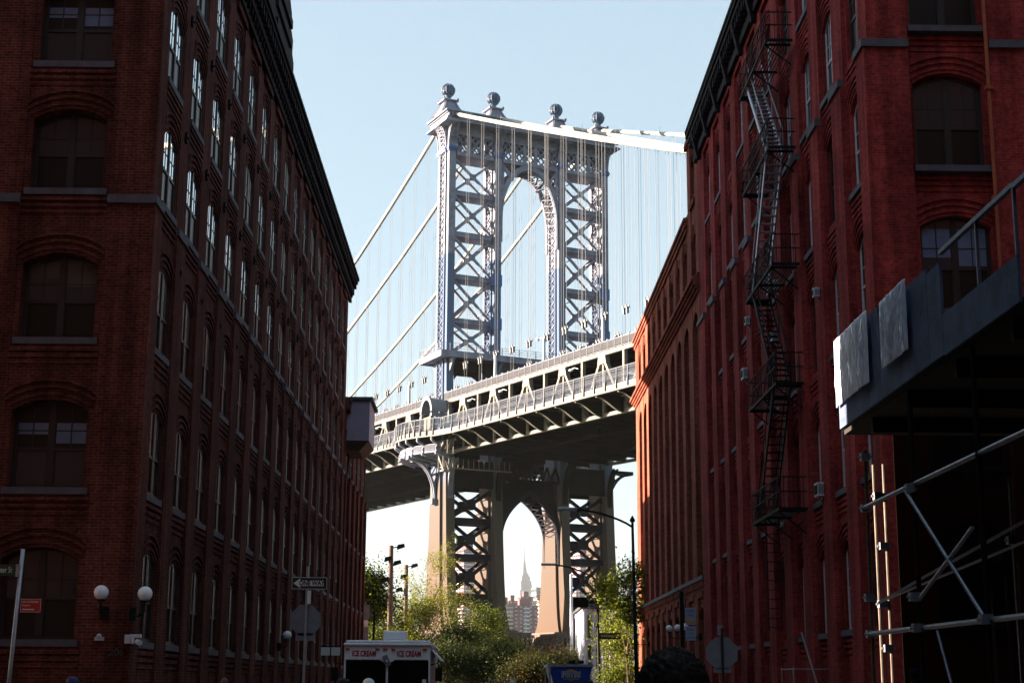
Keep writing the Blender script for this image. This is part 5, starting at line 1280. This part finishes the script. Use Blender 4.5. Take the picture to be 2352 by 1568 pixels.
sh = [(-5.0, 124, 5.4, 2.3, [1, 2, 0], 'olive shrub behind the ice cream truck roof'), (-2.6, 123, 6.4, 2.4, [1, 2, 2], 'big olive shrub right of the ice cream truck'), (-.6, 132, 7.9, 2.3, [1, 0, 2], 'tallest round topped shrub under the left side bay of the tower'),
      (1.2, 127, 5.0, 2.2, [2, 1, 1], 'dark green shrub left of the arch view'), (3.0, 130, 3.8, 2.3, [2, 1], 'low dark shrub below the hazy skyscraper'), (5.0, 134, 4.5, 2.0, [4, 4, 2], 'reddish brown shrub below the stone pier'), (6.3, 128, 4.0, 1.7, [4, 1, 2], 'brown green shrub behind the second street lamp'),
      (-.6, 117, 3.9, 2.3, [2, 2, 1], 'dark shrub in front of the round topped one'), (2.2, 112, 3.3, 1.9, [2, 1, 4], 'low dark shrub left of the blue container truck'), (-2.8, 114, 4.6, 2.2, [2, 1, 2], 'dark shrub just right of the truck mirror'), (4.6, 121, 3.5, 1.9, [4, 2, 1], 'brown shrub above the blue container truck'),
      (-8.3, 118, 5.4, 1.9, [1, 0, 2], 'green shrub at the foot of the left brick wall'), (8.3, 134, 4.2, 1.7, [1, 4], 'shrub behind the white ribbed building')]
for k, (x, y, h, rd, mt, lb) in enumerate(sh): tree('shrub', lb, x, y, h, rd, 13000, mt, 40+k, .06, .25, .15, 'shrub', G1, 24)
tree('street_tree', 'light green street tree left of the brick factory corner', 8.9, 101, 9.6, 2.0, 6500, [0, 0, 1], 61, .11, .26, .20, grp=None, clump=15)
tree('street_tree', 'slender light green tree leaning over the white car park poles', 8.3, 106, 6.6, 1.9, 5200, [0, 1], 62, .09, .26, .18, grp=None, clump=16)
tree('shrub', 'bright green bush at the foot of the car park poles', 8.2, 103, 2.9, 1.2, 4500, [0, 1], 63, .05, .25, .14, 'shrub', None, 18)

# ------------------------------------------------------------------ far shore buildings
def tower(label, x, y, w_, d_, h, rz, m, floors, bands=None, win=True, grp='brick apartment towers across the river', bal=0):
    o = empty('apartment_tower', (x, y, .5), R(rz)); tag(o, label, 'building', grp)
    q = MB(); q.box(-w_/2, w_/2, -d_/2, d_/2, 0, h); q.box(-w_*.2, w_*.2, -d_*.2, d_*.2, h, h+5); q.build('wall', m, o, local=True)
    f = h/floors
    if bands:
        q = MB()
        for k in range(1, floors): q.box(-w_/2-.25, w_/2+.25, -d_/2-.25, d_/2+.25, k*f-.45, k*f+.25)
        q.build('floor_band', bands, o, local=True)
    if win:
        bx = []
        for k in range(floors-1, -1, -1):
            z = k*f+f*.35
            bx += [(-w_/2+1.2+i*4, -w_/2+3.1+i*4, -d_/2-.3, -d_/2-.02, z, z+f*.42) for i in range(int(w_/4))]
            bx += [(-w_/2-.3, -w_/2-.02, -d_/2+1.2+i*4, -d_/2+3.1+i*4, z, z+f*.42) for i in range(int(d_/4))]
        panes(o, bx, M['glass'], True)
    if bal:
        q = MB()
        for k in range(1, floors): q.box(-w_*.1, w_*.15, -d_/2-2, -d_/2, k*f, k*f+1.1)
        q.build('balcony', M['white'], o, local=True)
    return o
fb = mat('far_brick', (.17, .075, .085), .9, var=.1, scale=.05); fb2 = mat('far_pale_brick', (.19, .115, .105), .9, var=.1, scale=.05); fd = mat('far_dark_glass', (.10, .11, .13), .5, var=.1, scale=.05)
tower('brown brick tower with white floor bands seen through the left side bay', -19, 1300, 17, 17, 109, 32, fb, 36, M['white'])
tower('brown brick tower with white floor bands seen through the right side bay', 80, 1300, 22, 20, 109, 25, fb, 36, M['white'])
tower('lower salmon brick tower with balconies left of the hazy skyscraper', 11.5, 1250, 11, 12, 63, 15, fb2, 20, M['white'])
tower('broad reddish balconied apartment tower below the hazy skyscraper', 27, 1260, 20, 16, 62, 12, fb, 20, None, True, bal=1)
tower('pale brick apartment tower right of the balconied one', 42, 1280, 10, 16, 67, 20, fb2, 21, M['white'])
tower('distant pale tower at the right edge of the street gap', 96, 1400, 20, 20, 50, 10, fb2, 14)
tower('dark flat topped tower right of the hazy skyscraper', 86, 2500, 34, 28, 150, 16, fd, 14, M['white'])
for (x, y, w_, d_, h, lb) in ((20, 1420, 9, 12, 74, 'slim brick tower just left of the tall hazy spire'), (34, 1500, 12, 12, 82, 'brick tower with water tank below the hazy spire'), (50, 1380, 14, 14, 56, 'pinkish block beside the third tower leg'), (60, 1700, 16, 14, 92, 'grey pink block directly right of the hazy spire'), (13, 1600, 14, 12, 58, 'low pinkish block at the left foot of the arch view')):
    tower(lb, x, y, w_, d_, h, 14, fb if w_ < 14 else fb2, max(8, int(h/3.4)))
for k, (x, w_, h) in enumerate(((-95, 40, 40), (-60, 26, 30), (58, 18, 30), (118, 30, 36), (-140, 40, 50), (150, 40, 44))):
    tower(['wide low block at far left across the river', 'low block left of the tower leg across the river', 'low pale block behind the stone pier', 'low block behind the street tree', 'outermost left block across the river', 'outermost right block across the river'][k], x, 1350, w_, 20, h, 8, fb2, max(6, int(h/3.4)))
o = empty('skyscraper', (120, 5500, .5), R(28)); tag(o, 'pale stepped skyscraper with tall spire fading in the haze', 'skyscraper')
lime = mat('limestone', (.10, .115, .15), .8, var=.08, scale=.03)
q = MB()
for wx, wy, z0, z1 in ((62, 44, 0, 250), (52, 36, 250, 322), (42, 30, 322, 352), (34, 26, 352, 368), (24, 20, 368, 378)): q.box(-wx/2, wx/2, -wy/2, wy/2, z0, z1)
for k in (-1, 1): q.box(k*24-5, k*24+5, -19, 19, 250, 290); q.box(k*17-5, k*17+5, -17, 17, 322, 340)
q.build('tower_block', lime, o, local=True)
panes(o, [(-29+k*4.3, -27.2+k*4.3, -22.3, -22, 5, 245) for k in range(14)]+[(-24+k*3.6, -22.5+k*3.6, -18.3, -18, 252, 318) for k in range(14)]+[(-31.3, -31, -20+k*4.2, -18.2+k*4.2, 5, 245) for k in range(10)], M['glass'], True, 'window_strip')
q = MB(); q.lathe([(11, 378), (9, 386), (7, 400), (5.5, 412), (4.2, 420), (2.6, 428), (1.6, 440), (1.2, 460), (.5, 483)], (0, 0, 0), 12); q.build('spire', lime, o, local=True)
o = empty('radio_mast', (58, 4200, .5)); tag(o, 'hair thin mast left of the hazy skyscraper', 'mast'); q = MB(); q.tube([(58, 4200, 0), (58, 4200, 175)], [1.2, .3], 5); q.build('mast', M['black'], o)

# ------------------------------------------------------------------ people
def person(label, x, y, h, face, shirt, trousers, hair, skin='skin', cap=None, big=False, arm=.15):
    s = h/1.75; o = empty('person', (x, y, 0), face); tag(o, label, 'person', None)
    J = {'pel': (0, 0, .95), 'sp': (0, 0, 1.15), 'ch': (0, -.01, 1.36), 'nk': (0, 0, 1.50), 'hd0': (0, .01, 1.57), 'hd1': (0, .0, 1.66), 'hd2': (0, 0, 1.735)}
    V = []; E = []; Rr = []
    def add(p, r, parent=None):
        V.append((p[0]*s, p[1]*s, p[2]*s)); Rr.append((r[0]*s, r[1]*s) if isinstance(r, tuple) else (r*s, r*s))
        if parent is not None: E.append((parent, len(V)-1))
        return len(V)-1
    pel = add(J['pel'], (.155, .11)); sp = add(J['sp'], (.145, .10), pel); ch = add(J['ch'], (.175, .115), sp); nk = add(J['nk'], .055, ch); h0 = add(J['hd0'], (.065, .075), nk); h1 = add(J['hd1'], (.078, .095), h0); add(J['hd2'], (.055, .065), h1)
    for sd in (-1, 1):
        sh_ = add((sd*.185, 0, 1.42), .065, ch); el = add((sd*.25, .02, 1.13), .045, sh_); wr = add((sd*(.25-arm*.2), -.10-arm, .90+arm*.4), .03, el); hn = add((sd*(.25-arm*.25), -.14-arm, .84+arm*.45), (.038, .022), wr)
        for f in range(4): add((sd*(.25-arm*.25)+(f-1.5)*.018, -.16-arm, .765+arm*.5+.008*abs(f-1)), .009, hn)
        add((sd*(.25-arm*.25)-sd*.045, -.17-arm, .80+arm*.5), .010, hn)
        hp = add((sd*.09, 0, .86), .088, pel); kn = add((sd*.10, -.02, .50), .058, hp); an = add((sd*.10, .02, .10), .040, kn); add((sd*.11, -.14, .05), .042, an)
    me = bpy.data.meshes.new('body'); me.from_pydata(V, E, []); b = bpy.data.objects.new('body', me); COL.objects.link(b); b.parent = o
    sk = b.modifiers.new('skin', 'SKIN'); sb = b.modifiers.new('sub', 'SUBSURF'); sb.levels = 1; sb.render_levels = 2
    for i, v in enumerate(me.skin_vertices[0].data): v.radius = Rr[i]; v.use_root = (i == 0)
    m = bpy.data.materials.new('clothed_figure'); m.use_nodes = True; n = m.node_tree; bs = n.nodes['Principled BSDF']; bs.inputs['Roughness'].default_value = .8
    tc_ = n.nodes.new('ShaderNodeTexCoord'); se = n.nodes.new('ShaderNodeSeparateXYZ'); n.links.new(tc_.outputs['Object'], se.inputs[0])
    cr = n.nodes.new('ShaderNodeValToRGB'); cr.color_ramp.interpolation = 'CONSTANT'; dv = n.nodes.new('ShaderNodeMath'); dv.operation = 'DIVIDE'; dv.inputs[1].default_value = 2*s
    n.links.new(se.outputs[2], dv.inputs[0]); n.links.new(dv.outputs[0], cr.inputs[0]); n.links.new(cr.outputs[0], bs.inputs[0])
    sc_ = M[skin].node_tree.nodes['Principled BSDF'].inputs['Base Color'].default_value
    e = cr.color_ramp.elements; e[0].position = 0; e[0].color = (.02, .02, .02, 1); e[1].position = .05; e[1].color = (*trousers, 1); k = e.new(.48); k.color = (*shirt, 1); k = e.new(.752); k.color = tuple(sc_)
    me.materials.append(m)
    q = MB(); q.sphere((0, .012*s, 1.675*s), .098*s*(1.30 if big else 1), 90 if big else 18, 60 if big else 12, sx=.92, sy=1.05, sz=1.08)
    hv = []
    for v in q.v:
        d = Vector((v[0], v[1]-.012*s, v[2]-1.675*s)); d2 = d*(1+(.05*noise.noise(Vector(v)*16)+.05*noise.noise(Vector(v)*70)+.09*noise.noise(Vector(v)*170) if big else rnd.uniform(-.02, .02)))
        if d.y < -.03*s and d.z < .045*s: d2.y = -.02*s
        hv.append((d2.x, d2.y+.012*s, d2.z+1.675*s))
    q.v = hv; q.build('hair', M[hair], o, local=True, smooth=True)
    q = MB()
    for sd in (-1, 1): q.sphere((sd*.033*s, -.088*s, 1.645*s), .011*s, 8, 6); q.sphere((sd*.083*s, .01*s, 1.635*s), .024*s, 8, 6, sx=.4)
    q.build('face_detail', M['skin'] if skin == 'skin' else M['skind'], o, local=True)
    if cap:
        q = MB(); q.sphere((0, .005*s, 1.70*s), .108*s, 18, 12, sy=1.08, sz=.85); q.v = [(a, b_, max(c_, 1.675*s)) for a, b_, c_ in q.v]
        q.box(-.07*s, .07*s, -.20*s, -.09*s, 1.675*s, 1.687*s); q.build('cap', mat('cap_cloth', cap, .8, var=.05), o, local=True, smooth=False)
    return o
person('person close to the camera with big dark curly hair seen from behind', .58, 5.0, 1.75, R(180), (.02, .02, .025), (.02, .02, .03), 'hair', 'skind', None, True)
person('person in a white cap in front of the ice cream truck', -2.20, 29, 1.74, 0, (.2, .2, .25), (.03, .03, .05), 'hair', 'skin', (.6, .62, .68))
person('person in a black cap before the left half of the truck windshield', -3.05, 33, 1.76, R(150), (.03, .03, .04), (.03, .03, .05), 'hair', 'skin', (.012, .012, .015))
person('person in a navy blue cap at the left under the globe lamps', -7.45, 28.5, 1.74, R(120), (.05, .06, .12), (.03, .03, .05), 'hair', 'skin', (.02, .03, .12))
person('dark haired person at the far left edge by the name sign post', -7.9, 25.5, 1.73, R(90), (.03, .03, .03), (.03, .03, .05), 'hair', 'skin')
person('red haired person before the middle of the left warehouse', -6.0, 36, 1.76, R(200), (.15, .03, .02), (.03, .03, .05), 'hairb', 'skin')
person('distant dark haired person in the middle of the road', .70, 48, 1.76, 0, (.3, .3, .32), (.03, .03, .05), 'hair', 'skin', (.5, .5, .55))
person('distant dark haired person beside the one in mid road', 1.3, 52, 1.74, R(180), (.05, .05, .06), (.03, .03, .05), 'hair', 'skin')
person('brown haired person walking near the blue container', 3.6, 56, 1.79, R(20), (.04, .04, .10), (.03, .03, .05), 'hair', 'skind')
person('person in a blue cap behind the scaffold tubes', 8.2, 30.5, 1.98, 0, (.05, .08, .25), (.03, .03, .05), 'hair', 'skin', (.03, .06, .25))

# ------------------------------------------------------------------ haze
mb = MB(); mb.box(-6400, 6400, -290, 6350, -4.8, 520)
hz = bpy.data.materials.new('haze_air'); hz.use_nodes = True; n = hz.node_tree; n.nodes.remove(n.nodes['Principled BSDF'])
pv = n.nodes.new('ShaderNodeVolumePrincipled'); pv.inputs['Color'].default_value = (.90, .94, 1, 1); pv.inputs['Density'].default_value = 3.6e-5; pv.inputs['Anisotropy'].default_value = .2
n.links.new(pv.outputs[0], n.nodes['Material Output'].inputs['Volume'])
tag(mb.build('haze', hz), kind='stuff')
